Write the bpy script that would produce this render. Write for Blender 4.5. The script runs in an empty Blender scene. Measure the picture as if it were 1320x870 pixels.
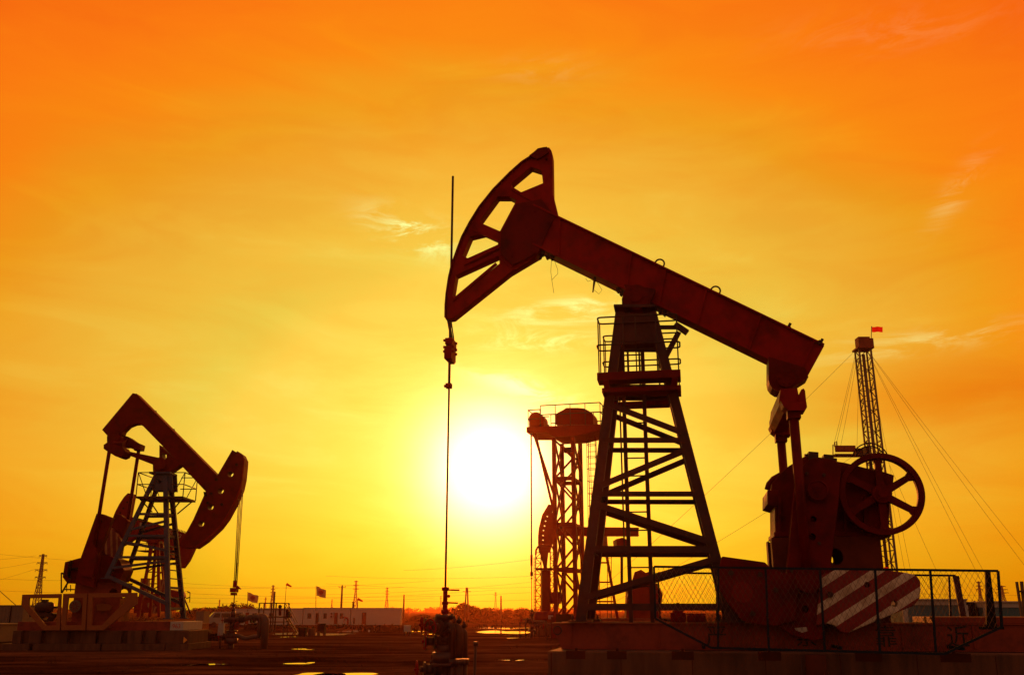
# Sunset over an oil field: pumping units, wellheads and a workover rig
# ------------------------------------------------------------------ tuning of sky, sun and air
SKY_STOPS = [(0, (0.4, 0.75, 0.3)), (4, (0.4, 0.7, 0.15)), (8, (0.4, 0.62, 0.105)), (12, (0.38, 0.54, 0.08)), (16, (0.38, 0.49, 0.062)), (20, (0.55, 0.41, 0.038)), (24, (0.63, 0.355, 0.026)), (28, (0.69, 0.285, 0.006)), (32, (0.82, 0.205, 0)), (36, (0.86, 0.165, 0)), (42, (0.86, 0.115, 0)), (50, (0.86, 0.05, 0)), (62, (0.6, 0.13, 0.02)), (85, (0.38, 0.15, 0.07)), (110, (0.3, 0.13, 0.085)), (180, (0.3, 0.13, 0.085))]
VEIL = 0.26
HORIZON_TINT = (1.0, 0.93, 0.10)
CORE, HALO = 2.1, 0.3
NISHITA_STRENGTH = 0.05
SUN_POWER = 2.0
SUN_COLOR = (1.0, 0.22, 0.03)
HAZE_DENSITY = 0.00019
HAZE_ANISO = 0.9
HAZE_COLOR = (0.95, 0.32, 0.1, 1)
WISPS = [(-6.4, 21.9, 2.4, 0.9, 2.4, -0.25), (4.0, 17.4, 4.2, 0.7, 1.5, 0.1), (0.6, 12.9, 3.0, 0.6, 1.6, -0.25), (1.5, 15.6, 3.5, 0.6, 1.1, 0.0),
         (26.6, 22.0, 1.5, 0.8, 0.45, 0.9), (23.0, 14.2, 6.0, 0.6, 0.7, 0.05), (24.5, 31.0, 5.5, 1.0, 0.15, -0.1), (2.0, 31.3, 3.0, 0.7, 0.16, 0.0)]
BANKS = [(26.0, 11.3, 8.5, 2.3, 1.05), (14.0, 10.5, 5.0, 1.6, 0.25), (-30.0, 33.0, 12.0, 5.0, 0.2)]
import bpy, bmesh, math, random
from mathutils import Vector, Matrix, noise
from mathutils.geometry import tessellate_polygon

R = math.radians
random.seed(7)
scene = bpy.context.scene
col = scene.collection

# ------------------------------------------------------------------ camera
FPX, W, H = 1240.0, 1320.0, 870.0
PITCH = R(15.8)
CZ = 1.7
CAM = Vector((0, 0, CZ))
cp, sp = math.cos(PITCH), math.sin(PITCH)

cam_data = bpy.data.cameras.new("camera")
cam_data.sensor_width = 36.0
cam_data.lens = 36.0 * FPX / W
cam_data.clip_start = 0.1
cam_data.clip_end = 6000
cam = bpy.data.objects.new("camera", cam_data)
cam.location = CAM
cam.rotation_euler = (R(90) + PITCH, 0, 0)
col.objects.link(cam)
scene.camera = cam


def ray(px, py):
    u = (px - W / 2) / FPX
    v = (H / 2 - py) / FPX
    return Vector((u, cp - v * sp, sp + v * cp))


def at(px, py, Y):
    """surveyed point of the photograph at the distance Y"""
    d = ray(px, py)
    return CAM + d * (Y / d.y)


def proj(p):
    d = p - CAM
    zc = d.y * cp + d.z * sp
    yc = -d.y * sp + d.z * cp
    return (W / 2 + FPX * d.x / zc, H / 2 - FPX * yc / zc)


def base_height(Y):
    t = min(1.0, max(0.0, (Y - 66) / 64.0))
    return -0.5 * t * t * (3 - 2 * t)


def ground_at(px, py):
    d = ray(px, py)
    Y = 40.0
    for _ in range(60):
        z = base_height(Y)
        t = (z - CZ) / d.z
        Y = 0.5 * Y + 0.5 * t * d.y
    return Vector((d.x * t, Y, base_height(Y)))


class Frame:
    """local frame of a thing: origin on the ground and heading"""
    def __init__(self, o, deg=0):
        self.o = Vector(o)
        self.rz = R(deg)
        self.m = Matrix.Translation(self.o) @ Matrix.Rotation(self.rz, 4, 'Z')
        self.inv = self.m.inverted()
        self.c = self.inv @ CAM
        self.r3 = self.inv.to_3x3()

    def p(self, px, py, y):
        d = self.r3 @ ray(px, py)
        return self.c + d * ((y - self.c.y) / d.y)

    def poly(self, pts, y=0.0):
        return [(q.x, q.z) for q in (self.p(a, b, y) for a, b in pts)]

    def scr(self, q):
        return proj(self.m @ q)


# ------------------------------------------------------------------ objects
def tag(o, label=None, cat=None, group=None, kind=None):
    if label: o['label'] = label
    if cat: o['category'] = cat
    if group: o['group'] = group
    if kind: o['kind'] = kind
    return o


def thing(name, label, cat, loc=(0, 0, 0), rz=0.0, group=None):
    o = bpy.data.objects.new(name, None)
    o.empty_display_size = 0.3
    o.location = loc
    o.rotation_euler = (0, 0, rz)
    col.objects.link(o)
    return tag(o, label, cat, group)


def framed(name, fr, label, cat, group=None):
    return thing(name, label, cat, fr.o, fr.rz, group)


def kids(o):
    return list(o.children)


def copy_tree(o, parent=None):
    c = o.copy()
    col.objects.link(c)
    if parent is not None:
        c.parent = parent
    for ch in kids(o):
        copy_tree(ch, c)
    return c


class MB:
    def __init__(self):
        self.v, self.f, self.s = [], [], []

    def face(self, idx, smooth=False):
        self.f.append(tuple(idx)); self.s.append(smooth)

    def add(self, pts):
        n = len(self.v)
        self.v.extend([Vector(p) for p in pts])
        return n

    def hexa(self, p):
        n = self.add(p)
        for q in ((0, 1, 2, 3), (7, 6, 5, 4), (0, 4, 5, 1), (1, 5, 6, 2), (2, 6, 7, 3), (3, 7, 4, 0)):
            self.face([n + i for i in q])
        return self

    def box(self, x0, x1, y0, y1, z0, z1):
        return self.hexa([(x0, y0, z0), (x1, y0, z0), (x1, y1, z0), (x0, y1, z0),
                          (x0, y0, z1), (x1, y0, z1), (x1, y1, z1), (x0, y1, z1)])

    def cbox(self, c, s):
        return self.box(c[0] - s[0] / 2, c[0] + s[0] / 2, c[1] - s[1] / 2, c[1] + s[1] / 2, c[2] - s[2] / 2, c[2] + s[2] / 2)

    def bar(self, a, b, w, d=None, ref=(0, 1, 0), w2=None):
        """rectangular bar; w across, d along the reference axis"""
        a, b = Vector(a), Vector(b)
        d = w if d is None else d
        w2 = w if w2 is None else w2
        t = (b - a).normalized()
        rf = Vector(ref)
        if abs(t.dot(rf)) > 0.95:
            rf = Vector((1, 0, 0)) if abs(t.x) < 0.9 else Vector((0, 0, 1))
        s = t.cross(rf).normalized()
        q = s.cross(t).normalized()
        P = []
        for p, ww in ((a, w), (b, w2)):
            for i, j in ((-1, -1), (1, -1), (1, 1), (-1, 1)):
                P.append(p + s * (ww / 2 * i) + q * (d / 2 * j))
        return self.hexa(P)

    def channel(self, a, b, w, d, t=0.02, ref=(0, 1, 0), flip=1):
        """rolled channel section: a web and two flanges"""
        a, b = Vector(a), Vector(b)
        dr = (b - a).normalized()
        rf = Vector(ref)
        s = dr.cross(rf).normalized()
        q = s.cross(dr).normalized()
        o = q * (-flip * d / 2)
        self.bar(a + o, b + o, w, t, ref)
        for i in (-1, 1):
            k = s * (i * (w / 2 - t / 2)) + q * (flip * t * 0.55)
            self.bar(a + k, b + k, t, d - t * 0.9, ref)
        return self

    def rings(self, rings, closed=False, caps=True, smooth=True):
        n = len(rings[0])
        base = self.add([p for r in rings for p in r])
        m = len(rings)
        for i in range(m if closed else m - 1):
            a, b = base + i * n, base + ((i + 1) % m) * n
            for j in range(n):
                k = (j + 1) % n
                self.face((a + j, a + k, b + k, b + j), smooth)
        if caps and not closed:
            self.face([base + j for j in reversed(range(n))])
            self.face([base + (m - 1) * n + j for j in range(n)])
        return self

    @staticmethod
    def basis(t):
        t = Vector(t).normalized()
        r = Vector((0, 0, 1)) if abs(t.z) < 0.9 else Vector((1, 0, 0))
        a = t.cross(r).normalized()
        return a, t.cross(a).normalized()

    def circle(self, c, t, r, n):
        a, b = self.basis(t)
        c = Vector(c)
        return [c + a * (r * math.cos(2 * math.pi * i / n)) + b * (r * math.sin(2 * math.pi * i / n)) for i in range(n)]

    def tube(self, a, b, r, n=8, r2=None):
        a, b = Vector(a), Vector(b)
        t = b - a
        return self.rings([self.circle(a, t, r, n), self.circle(b, t, r if r2 is None else r2, n)])

    def path(self, pts, r, n=8, closed=False):
        pts = [Vector(p) for p in pts]
        m = len(pts)
        rs = []
        t0 = (pts[1] - pts[0]).normalized()
        a, b = self.basis(t0)
        prev = t0
        for i in range(m):
            if closed:
                t = (pts[(i + 1) % m] - pts[i - 1]).normalized()
            else:
                t = (pts[min(i + 1, m - 1)] - pts[max(i - 1, 0)]).normalized()
            q = prev.rotation_difference(t)
            a, b = q @ a, q @ b
            prev = t
            rs.append([pts[i] + a * (r * math.cos(2 * math.pi * k / n)) + b * (r * math.sin(2 * math.pi * k / n)) for k in range(n)])
        return self.rings(rs, closed=closed)

    def torus(self, c, nrm, R0, r, n=32, k=8):
        ring = self.circle(c, nrm, R0, n)
        return self.path(ring, r, k, closed=True)

    def lathe(self, c, t, prof, n=16):
        """prof: list of (distance along axis, radius)"""
        c, t = Vector(c), Vector(t).normalized()
        return self.rings([self.circle(c + t * d, t, max(r, 1e-4), n) for d, r in prof], smooth=True)

    def drum(self, c, t, prof, n=20):
        """stepped solid of cylinders with flat shoulders"""
        c, t = Vector(c), Vector(t).normalized()
        for d0, d1, r in prof:
            self.tube(c + t * d0, c + t * d1, r, n)
        return self

    def ball(self, c, r, n=12, m=8, sc=(1, 1, 1)):
        c = Vector(c)
        rs = []
        for i in range(m + 1):
            th = math.pi * i / m
            rr = max(math.sin(th), 1e-3) * r
            z = -math.cos(th) * r
            rs.append([c + Vector((rr * math.cos(2 * math.pi * j / n) * sc[0], rr * math.sin(2 * math.pi * j / n) * sc[1], z * sc[2])) for j in range(n)])
        return self.rings(rs)

    def prism(self, poly, y0, y1, holes=()):
        """outline in local x,z given its real thickness along y"""
        loops = [list(poly)] + [list(h) for h in holes]
        flat = [p for lp in loops for p in lp]
        tris = tessellate_polygon([[Vector((x, z, 0)) for x, z in lp] for lp in loops])
        n0 = self.add([(x, y0, z) for x, z in flat])
        n1 = self.add([(x, y1, z) for x, z in flat])
        for t in tris:
            self.face([n0 + i for i in t])
            self.face([n1 + i for i in reversed(t)])
        k = 0
        for lp in loops:
            m = len(lp)
            for i in range(m):
                j = (i + 1) % m
                self.face((n0 + k + i, n0 + k + j, n1 + k + j, n1 + k + i))
            k += m
        return self

    def quadprism(self, pts3, off):
        n = len(pts3)
        off = Vector(off)
        b = self.add(pts3)
        c = self.add([Vector(p) + off for p in pts3])
        self.face([b + i for i in range(n)])
        self.face([c + i for i in reversed(range(n))])
        for i in range(n):
            j = (i + 1) % n
            self.face((b + i, b + j, c + j, c + i))
        return self

    def build(self, name, mat, parent=None, bevel=0.0):
        me = bpy.data.meshes.new(name)
        me.from_pydata([tuple(p) for p in self.v], [], self.f)
        for pl, s in zip(me.polygons, self.s):
            pl.use_smooth = s
        bm = bmesh.new()
        bm.from_mesh(me)
        bmesh.ops.recalc_face_normals(bm, faces=bm.faces)
        bm.to_mesh(me)
        bm.free()
        me.materials.append(mat)
        o = bpy.data.objects.new(name, me)
        col.objects.link(o)
        if parent is not None:
            o.parent = parent
        if bevel > 0:
            md = o.modifiers.new("bevel", 'BEVEL')
            md.width = bevel
            md.segments = 2
            md.limit_method = 'ANGLE'
        return o


def circle2(c, r, n=20, sx=1.0):
    return [(c[0] + r * sx * math.cos(2 * math.pi * i / n), c[1] + r * math.sin(2 * math.pi * i / n)) for i in range(n)]


def lerp(a, b, t):
    return a + (b - a) * t


# ------------------------------------------------------------------ materials
def new_mat(name):
    m = bpy.data.materials.new(name)
    m.use_nodes = True
    nt = m.node_tree
    b = nt.nodes["Principled BSDF"]
    return m, nt, b


def paint(name, rgb, rough=0.5, rust=0.35, rust_rgb=(0.10, 0.035, 0.015), metal=0.0, scale=1.0, bump=0.25, spec=0.4):
    """painted or bare metal with grime and rust patches fixed to the object"""
    m, nt, b = new_mat(name)
    N, L = nt.nodes.new, nt.links.new
    tc = N("ShaderNodeTexCoord")
    n1 = N("ShaderNodeTexNoise"); n1.inputs["Scale"].default_value = 2.2 * scale; n1.inputs["Detail"].default_value = 8; n1.inputs["Roughness"].default_value = 0.65
    n2 = N("ShaderNodeTexNoise"); n2.inputs["Scale"].default_value = 14 * scale; n2.inputs["Detail"].default_value = 6
    L(tc.outputs["Object"], n1.inputs["Vector"]); L(tc.outputs["Object"], n2.inputs["Vector"])
    r1 = N("ShaderNodeValToRGB")
    r1.color_ramp.elements[0].position = 0.58 - 0.25 * rust; r1.color_ramp.elements[0].color = (0, 0, 0, 1)
    r1.color_ramp.elements[1].position = 0.80 - 0.25 * rust; r1.color_ramp.elements[1].color = (1, 1, 1, 1)
    L(n1.outputs["Fac"], r1.inputs["Fac"])
    var = N("ShaderNodeMix"); var.data_type = 'RGBA'
    var.inputs["A"].default_value = (*[c * 0.72 for c in rgb], 1)
    var.inputs["B"].default_value = (*[min(1, c * 1.2) for c in rgb], 1)
    L(n2.outputs["Fac"], var.inputs["Factor"])
    mx = N("ShaderNodeMix"); mx.data_type = 'RGBA'
    sc = N("ShaderNodeMath"); sc.operation = 'MULTIPLY'; sc.inputs[1].default_value = min(1, rust * 1.6)
    L(r1.outputs["Color"], sc.inputs[0]); L(sc.outputs[0], mx.inputs["Factor"])
    L(var.outputs["Result"], mx.inputs["A"]); mx.inputs["B"].default_value = (*rust_rgb, 1)
    L(mx.outputs["Result"], b.inputs["Base Color"])
    rr = N("ShaderNodeMapRange"); rr.inputs["To Min"].default_value = rough - 0.12; rr.inputs["To Max"].default_value = min(1, rough + 0.25)
    L(n1.outputs["Fac"], rr.inputs["Value"]); L(rr.outputs["Result"], b.inputs["Roughness"])
    b.inputs["Metallic"].default_value = metal
    b.inputs["Specular IOR Level"].default_value = spec
    if bump:
        bp = N("ShaderNodeBump"); bp.inputs["Strength"].default_value = bump; bp.inputs["Distance"].default_value = 0.01
        L(n2.outputs["Fac"], bp.inputs["Height"]); L(bp.outputs["Normal"], b.inputs["Normal"])
    return m


def striped(name, a, bcol, ang, period, phase, duty=0.5):
    """hazard stripes in the object's own x,z"""
    m, nt, b = new_mat(name)
    N, L = nt.nodes.new, nt.links.new
    tc = N("ShaderNodeTexCoord"); sx = N("ShaderNodeSeparateXYZ"); L(tc.outputs["Object"], sx.inputs[0])

    def mt(op, x, y=None):
        k = N("ShaderNodeMath"); k.operation = op
        for i, q in enumerate((x, y)):
            if q is None: continue
            if isinstance(q, (int, float)): k.inputs[i].default_value = q
            else: L(q, k.inputs[i])
        return k.outputs[0]
    s = mt('ADD', mt('MULTIPLY', sx.outputs["X"], -math.sin(ang) / period), mt('MULTIPLY', sx.outputs["Z"], math.cos(ang) / period))
    s = mt('FRACT', mt('ADD', s, phase + 40.0))
    st = mt('LESS_THAN', s, duty)
    nz = N("ShaderNodeTexNoise"); nz.inputs["Scale"].default_value = 5; nz.inputs["Detail"].default_value = 9; nz.inputs["Roughness"].default_value = 0.7
    L(tc.outputs["Object"], nz.inputs["Vector"])
    mx = N("ShaderNodeMix"); mx.data_type = 'RGBA'; L(st, mx.inputs["Factor"])
    mx.inputs["A"].default_value = (*a, 1); mx.inputs["B"].default_value = (*bcol, 1)
    rp = N("ShaderNodeValToRGB"); rp.color_ramp.elements[0].position = 0.36; rp.color_ramp.elements[1].position = 0.6
    rp.color_ramp.elements[0].color = (0.6, 0.5, 0.42, 1); rp.color_ramp.elements[1].color = (1, 1, 1, 1)
    L(nz.outputs["Fac"], rp.inputs["Fac"])
    m2 = N("ShaderNodeMix"); m2.data_type = 'RGBA'; m2.blend_type = 'MULTIPLY'; m2.inputs["Factor"].default_value = 1
    L(mx.outputs["Result"], m2.inputs["A"]); L(rp.outputs["Color"], m2.inputs["B"])
    L(m2.outputs["Result"], b.inputs["Base Color"])
    b.inputs["Roughness"].default_value = 0.55
    return m


M = {}
M['red'] = paint("red_paint", (0.29, 0.004, 0.004), 0.5, 0.42, (0.07, 0.004, 0.003), spec=0.15)
M['red_far'] = paint("faded_red_paint", (0.22, 0.009, 0.006), 0.5, 0.3, (0.08, 0.010, 0.006), spec=0.15)
M['maroon'] = paint("maroon_paint", (0.15, 0.0025, 0.0025), 0.55, 0.5, (0.05, 0.004, 0.003), spec=0.15)
M['bluegrey'] = paint("bluegrey_paint", (0.068, 0.026, 0.026), 0.55, 0.25, (0.06, 0.014, 0.009), spec=0.2)  # blue-grey reddened: the sun's flare over the tower is put into the colour
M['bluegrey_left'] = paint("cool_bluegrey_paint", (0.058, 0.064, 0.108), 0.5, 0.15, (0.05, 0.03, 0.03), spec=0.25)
M['blue'] = paint("blue_paint", (0.010, 0.016, 0.032), 0.55, 0.1, (0.02, 0.012, 0.01), spec=0.15)
M['steel'] = paint("dark_steel", (0.055, 0.026, 0.02), 0.5, 0.5, (0.06, 0.018, 0.01), spec=0.25)
M['wire'] = paint("wire_rope", (0.08, 0.05, 0.04), 0.5, 0.3, metal=0.4, bump=0)
M['wiremesh'] = paint("galvanised_wire", (0.16, 0.13, 0.11), 0.5, 0.3, metal=0.4, bump=0)
M['orange'] = paint("orange_paint", (0.27, 0.08, 0.014), 0.55, 0.25, (0.10, 0.028, 0.01))
M['ochre'] = paint("skid_ochre_paint", (0.24, 0.030, 0.010), 0.6, 0.5, (0.07, 0.012, 0.006))
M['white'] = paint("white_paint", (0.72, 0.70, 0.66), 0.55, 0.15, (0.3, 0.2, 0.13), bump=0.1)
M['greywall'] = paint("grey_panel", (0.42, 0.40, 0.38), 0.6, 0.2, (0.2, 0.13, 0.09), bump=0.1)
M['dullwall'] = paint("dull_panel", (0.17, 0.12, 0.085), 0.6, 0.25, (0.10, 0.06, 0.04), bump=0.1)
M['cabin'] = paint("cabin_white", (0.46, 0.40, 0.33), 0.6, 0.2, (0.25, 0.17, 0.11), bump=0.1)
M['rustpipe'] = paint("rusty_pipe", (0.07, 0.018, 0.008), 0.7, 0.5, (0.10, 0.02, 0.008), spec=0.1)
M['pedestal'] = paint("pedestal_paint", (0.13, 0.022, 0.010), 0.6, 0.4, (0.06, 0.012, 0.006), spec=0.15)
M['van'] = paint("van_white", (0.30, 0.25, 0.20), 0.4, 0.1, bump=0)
M['glass'] = paint("window_glass", (0.03, 0.03, 0.035), 0.12, 0.0, bump=0, spec=0.6)
M['rubber'] = paint("rubber", (0.02, 0.02, 0.02), 0.85, 0.1, bump=0.1)
M['dark'] = paint("dark_metal", (0.014, 0.008, 0.007), 0.7, 0.3, (0.02, 0.008, 0.005), spec=0.15)
M['green'] = paint("valve_paint", (0.07, 0.025, 0.018), 0.4, 0.4, (0.09, 0.022, 0.012))
M['ink'] = paint("black_lettering", (0.012, 0.010, 0.010), 0.7, 0.0, bump=0)
M['redink'] = paint("red_lettering", (0.45, 0.03, 0.02), 0.7, 0.0, bump=0)
M['paleink'] = paint("pale_lettering", (0.45, 0.32, 0.2), 0.7, 0.1, bump=0)
M['wood'] = paint("weathered_timber", (0.12, 0.08, 0.05), 0.8, 0.1, bump=0.3)
M['pylon'] = paint("pylon_steel", (0.12, 0.09, 0.07), 0.5, 0.1, bump=0)
M['insul'] = paint("lagged_pipe", (0.10, 0.05, 0.035), 0.5, 0.4, (0.09, 0.03, 0.015))
M['skin'] = paint("skin", (0.45, 0.26, 0.18), 0.6, 0.0, bump=0)
M['overall'] = paint("red_overalls", (0.22, 0.02, 0.02), 0.8, 0.0, bump=0)


def concrete(name, rgb):
    m, nt, b = new_mat(name)
    N, L = nt.nodes.new, nt.links.new
    tc = N("ShaderNodeTexCoord")
    mp = N("ShaderNodeMapping"); mp.inputs["Scale"].default_value = (2.2, 2.2, 0.35)
    L(tc.outputs["Object"], mp.inputs["Vector"])
    n1 = N("ShaderNodeTexNoise"); n1.inputs["Scale"].default_value = 1.6; n1.inputs["Detail"].default_value = 9; n1.inputs["Roughness"].default_value = 0.62
    L(mp.outputs["Vector"], n1.inputs["Vector"])
    n2 = N("ShaderNodeTexNoise"); n2.inputs["Scale"].default_value = 25; n2.inputs["Detail"].default_value = 5
    L(tc.outputs["Object"], n2.inputs["Vector"])
    rp = N("ShaderNodeValToRGB"); e = rp.color_ramp.elements
    e[0].position = 0.3; e[0].color = (*[c * 0.35 for c in rgb], 1)
    e[1].position = 0.66; e[1].color = (*rgb, 1)
    L(n1.outputs["Fac"], rp.inputs["Fac"]); L(rp.outputs["Color"], b.inputs["Base Color"])
    b.inputs["Roughness"].default_value = 0.85
    bp = N("ShaderNodeBump"); bp.inputs["Strength"].default_value = 0.4; bp.inputs["Distance"].default_value = 0.015
    L(n2.outputs["Fac"], bp.inputs["Height"]); L(bp.outputs["Normal"], b.inputs["Normal"])
    return m


M['concrete'] = concrete("stained_concrete", (0.16, 0.06, 0.027))
M['concrete2'] = concrete("dusty_concrete", (0.13, 0.05, 0.023))


def soil_material():
    m, nt, b = new_mat("damp_soil")
    N, L = nt.nodes.new, nt.links.new
    g = N("ShaderNodeNewGeometry")
    mp = N("ShaderNodeMapping"); mp.inputs["Scale"].default_value = (0.07, 0.24, 0.1)
    L(g.outputs["Position"], mp.inputs["Vector"])
    n1 = N("ShaderNodeTexNoise"); n1.inputs["Scale"].default_value = 1.0; n1.inputs["Detail"].default_value = 12; n1.inputs["Roughness"].default_value = 0.72; n1.inputs["Distortion"].default_value = 0.7
    L(mp.outputs["Vector"], n1.inputs["Vector"])
    n2 = N("ShaderNodeTexNoise"); n2.inputs["Scale"].default_value = 1.4; n2.inputs["Detail"].default_value = 8; n2.inputs["Roughness"].default_value = 0.7
    L(g.outputs["Position"], n2.inputs["Vector"])
    rp = N("ShaderNodeValToRGB"); e = rp.color_ramp.elements
    e[0].position = 0.40; e[0].color = (0.028, 0.009, 0.0035, 1)
    e[1].position = 0.62; e[1].color = (0.16, 0.058, 0.02, 1)
    x = e.new(0.5); x.color = (0.07, 0.024, 0.008, 1)
    L(n1.outputs["Fac"], rp.inputs["Fac"])
    mx = N("ShaderNodeMix"); mx.data_type = 'RGBA'; mx.blend_type = 'OVERLAY'; mx.inputs["Factor"].default_value = 0.6
    L(rp.outputs["Color"], mx.inputs["A"]); L(n2.outputs["Color"], mx.inputs["B"])
    hs = N("ShaderNodeHueSaturation"); hs.inputs["Saturation"].default_value = 0.9
    L(rp.outputs["Color"], hs.inputs["Color"])
    mul = N("ShaderNodeMix"); mul.data_type = 'RGBA'; mul.blend_type = 'MULTIPLY'; mul.inputs["Factor"].default_value = 0.55
    L(hs.outputs["Color"], mul.inputs["A"])
    r2 = N("ShaderNodeValToRGB"); r2.color_ramp.elements[0].position = 0.3; r2.color_ramp.elements[1].position = 0.7
    r2.color_ramp.elements[0].color = (0.35, 0.35, 0.35, 1)
    L(n2.outputs["Fac"], r2.inputs["Fac"]); L(r2.outputs["Color"], mul.inputs["B"])
    L(mul.outputs["Result"], b.inputs["Base Color"])
    b.inputs["Roughness"].default_value = 0.9
    b.inputs["Specular IOR Level"].default_value = 0.0
    n3 = N("ShaderNodeTexNoise"); n3.inputs["Scale"].default_value = 5; n3.inputs["Detail"].default_value = 8
    L(g.outputs["Position"], n3.inputs["Vector"])
    bp = N("ShaderNodeBump"); bp.inputs["Strength"].default_value = 0.8; bp.inputs["Distance"].default_value = 0.08
    L(n3.outputs["Fac"], bp.inputs["Height"]); L(bp.outputs["Normal"], b.inputs["Normal"])
    return m


M['soil'] = soil_material()


def leafy(name, rgb, rgb2):
    m, nt, b = new_mat(name)
    N, L = nt.nodes.new, nt.links.new
    g = N("ShaderNodeNewGeometry")
    n1 = N("ShaderNodeTexNoise"); n1.inputs["Scale"].default_value = 0.8; n1.inputs["Detail"].default_value = 4
    L(g.outputs["Position"], n1.inputs["Vector"])
    mx = N("ShaderNodeMix"); mx.data_type = 'RGBA'
    L(n1.outputs["Fac"], mx.inputs["Factor"])
    mx.inputs["A"].default_value = (*rgb, 1); mx.inputs["B"].default_value = (*rgb2, 1)
    L(mx.outputs["Result"], b.inputs["Base Color"])
    b.inputs["Roughness"].default_value = 0.8
    b.inputs["Specular IOR Level"].default_value = 0.1
    return m


M['scrub'] = leafy("dry_scrub", (0.03, 0.010, 0.004), (0.065, 0.024, 0.008))
M['bush'] = leafy("bush_leaves", (0.022, 0.009, 0.004), (0.04, 0.016, 0.006))
M['trees'] = leafy("far_trees", (0.03, 0.014, 0.007), (0.05, 0.022, 0.01))


def water_material():
    m, nt, b = new_mat("puddle_water")
    N, L = nt.nodes.new, nt.links.new
    b.inputs["Base Color"].default_value = (0.03, 0.018, 0.01, 1)
    b.inputs["Roughness"].default_value = 0.04
    b.inputs["Specular IOR Level"].default_value = 0.6
    g = N("ShaderNodeNewGeometry")
    n = N("ShaderNodeTexNoise"); n.inputs["Scale"].default_value = 3.0; n.inputs["Detail"].default_value = 3
    L(g.outputs["Position"], n.inputs["Vector"])
    bp = N("ShaderNodeBump"); bp.inputs["Strength"].default_value = 0.05; bp.inputs["Distance"].default_value = 0.02
    L(n.outputs["Fac"], bp.inputs["Height"]); L(bp.outputs["Normal"], b.inputs["Normal"])
    return m


M['water'] = water_material()
# ------------------------------------------------------------------ sky and sun
SUN_EL, SUN_AZ = 8.05, -1.25          # degrees above the horizon, degrees right of straight ahead

world = bpy.data.worlds.new("World")
scene.world = world
world.use_nodes = True
nt = world.node_tree
for n in list(nt.nodes):
    nt.nodes.remove(n)
N, L = nt.nodes.new, nt.links.new


def mt(op, x, y=None, z=None):
    k = N("ShaderNodeMath"); k.operation = op
    for i, q in enumerate((x, y, z)):
        if q is None: continue
        if isinstance(q, (int, float)): k.inputs[i].default_value = q
        else: L(q, k.inputs[i])
    return k.outputs[0]


def vmix(kind, fac, a, b):
    k = N("ShaderNodeMix"); k.data_type = 'RGBA'; k.blend_type = kind; k.clamp_factor = False
    for nm, q in (("Factor", fac), ("A", a), ("B", b)):
        if isinstance(q, (int, float)): k.inputs[nm].default_value = q
        elif isinstance(q, tuple): k.inputs[nm].default_value = (*q, 1)
        else: L(q, k.inputs[nm])
    return k.outputs["Result"]


tc = N("ShaderNodeTexCoord")
sx = N("ShaderNodeSeparateXYZ"); L(tc.outputs["Generated"], sx.inputs[0])
DEG = 180 / math.pi
el = mt('MULTIPLY', mt('ARCSINE', sx.outputs["Z"]), DEG)
az = mt('MULTIPLY', mt('ARCTAN2', sx.outputs["X"], sx.outputs["Y"]), DEG)
daz = mt('MULTIPLY', mt('SUBTRACT', az, SUN_AZ), 0.91)
de = mt('SUBTRACT', el, SUN_EL)
up = mt('MULTIPLY', mt('MAXIMUM', de, 0.0), 1.28)
dn = mt('MULTIPLY', mt('MINIMUM', de, 0.0), 1.0)
dv = mt('ADD', up, dn)
gam = mt('SQRT', mt('ADD', mt('MULTIPLY', daz, daz), mt('MULTIPLY', dv, dv)))
# true angle from the sun
sv = Vector((math.sin(R(SUN_AZ)) * math.cos(R(SUN_EL)), math.cos(R(SUN_AZ)) * math.cos(R(SUN_EL)), math.sin(R(SUN_EL))))
dt = N("ShaderNodeVectorMath"); dt.operation = 'DOT_PRODUCT'
L(tc.outputs["Generated"], dt.inputs[0]); dt.inputs[1].default_value = sv
tru = mt('MULTIPLY', mt('ARCCOSINE', mt('MINIMUM', dt.outputs["Value"], 1.0)), DEG)


def gauss(x, s):
    q = mt('DIVIDE', x, s)
    return mt('EXPONENT', mt('MULTIPLY', mt('MULTIPLY', q, q), -1.0))


# soft uneven veil: the distance from the sun is stirred by a stretched noise
cv = N("ShaderNodeCombineXYZ")
L(mt('MULTIPLY', az, 0.045), cv.inputs[0]); L(mt('MULTIPLY', el, 0.17), cv.inputs[1]); cv.inputs[2].default_value = 3.1
nz = N("ShaderNodeTexNoise"); nz.inputs["Scale"].default_value = 1.0; nz.inputs["Detail"].default_value = 7; nz.inputs["Roughness"].default_value = 0.55
nz.inputs["Distortion"].default_value = 0.6
L(cv.outputs[0], nz.inputs["Vector"])
veil = mt('SUBTRACT', nz.outputs["Fac"], 0.5)
gam2 = mt('ADD', gam, mt('MULTIPLY', veil, mt('MULTIPLY', mt('MINIMUM', gam, 22.0), VEIL)))

ramp = N("ShaderNodeValToRGB")
ramp.color_ramp.interpolation = 'B_SPLINE' if False else 'LINEAR'
els = ramp.color_ramp.elements
while len(els) > 1:
    els.remove(els[-1])
first = True
for deg, c in SKY_STOPS:
    if first:
        els[0].position = deg / 180; els[0].color = (*c, 1); first = False
    else:
        k = els.new(deg / 180); k.color = (*c, 1)
L(mt('DIVIDE', gam2, 180.0), ramp.inputs["Fac"])
sky = ramp.outputs["Color"]

# horizon: purer orange, no blue left
hz = gauss(mt('MAXIMUM', el, 0.0), 7.0)
sky = vmix('MULTIPLY', hz, sky, HORIZON_TINT)

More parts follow.
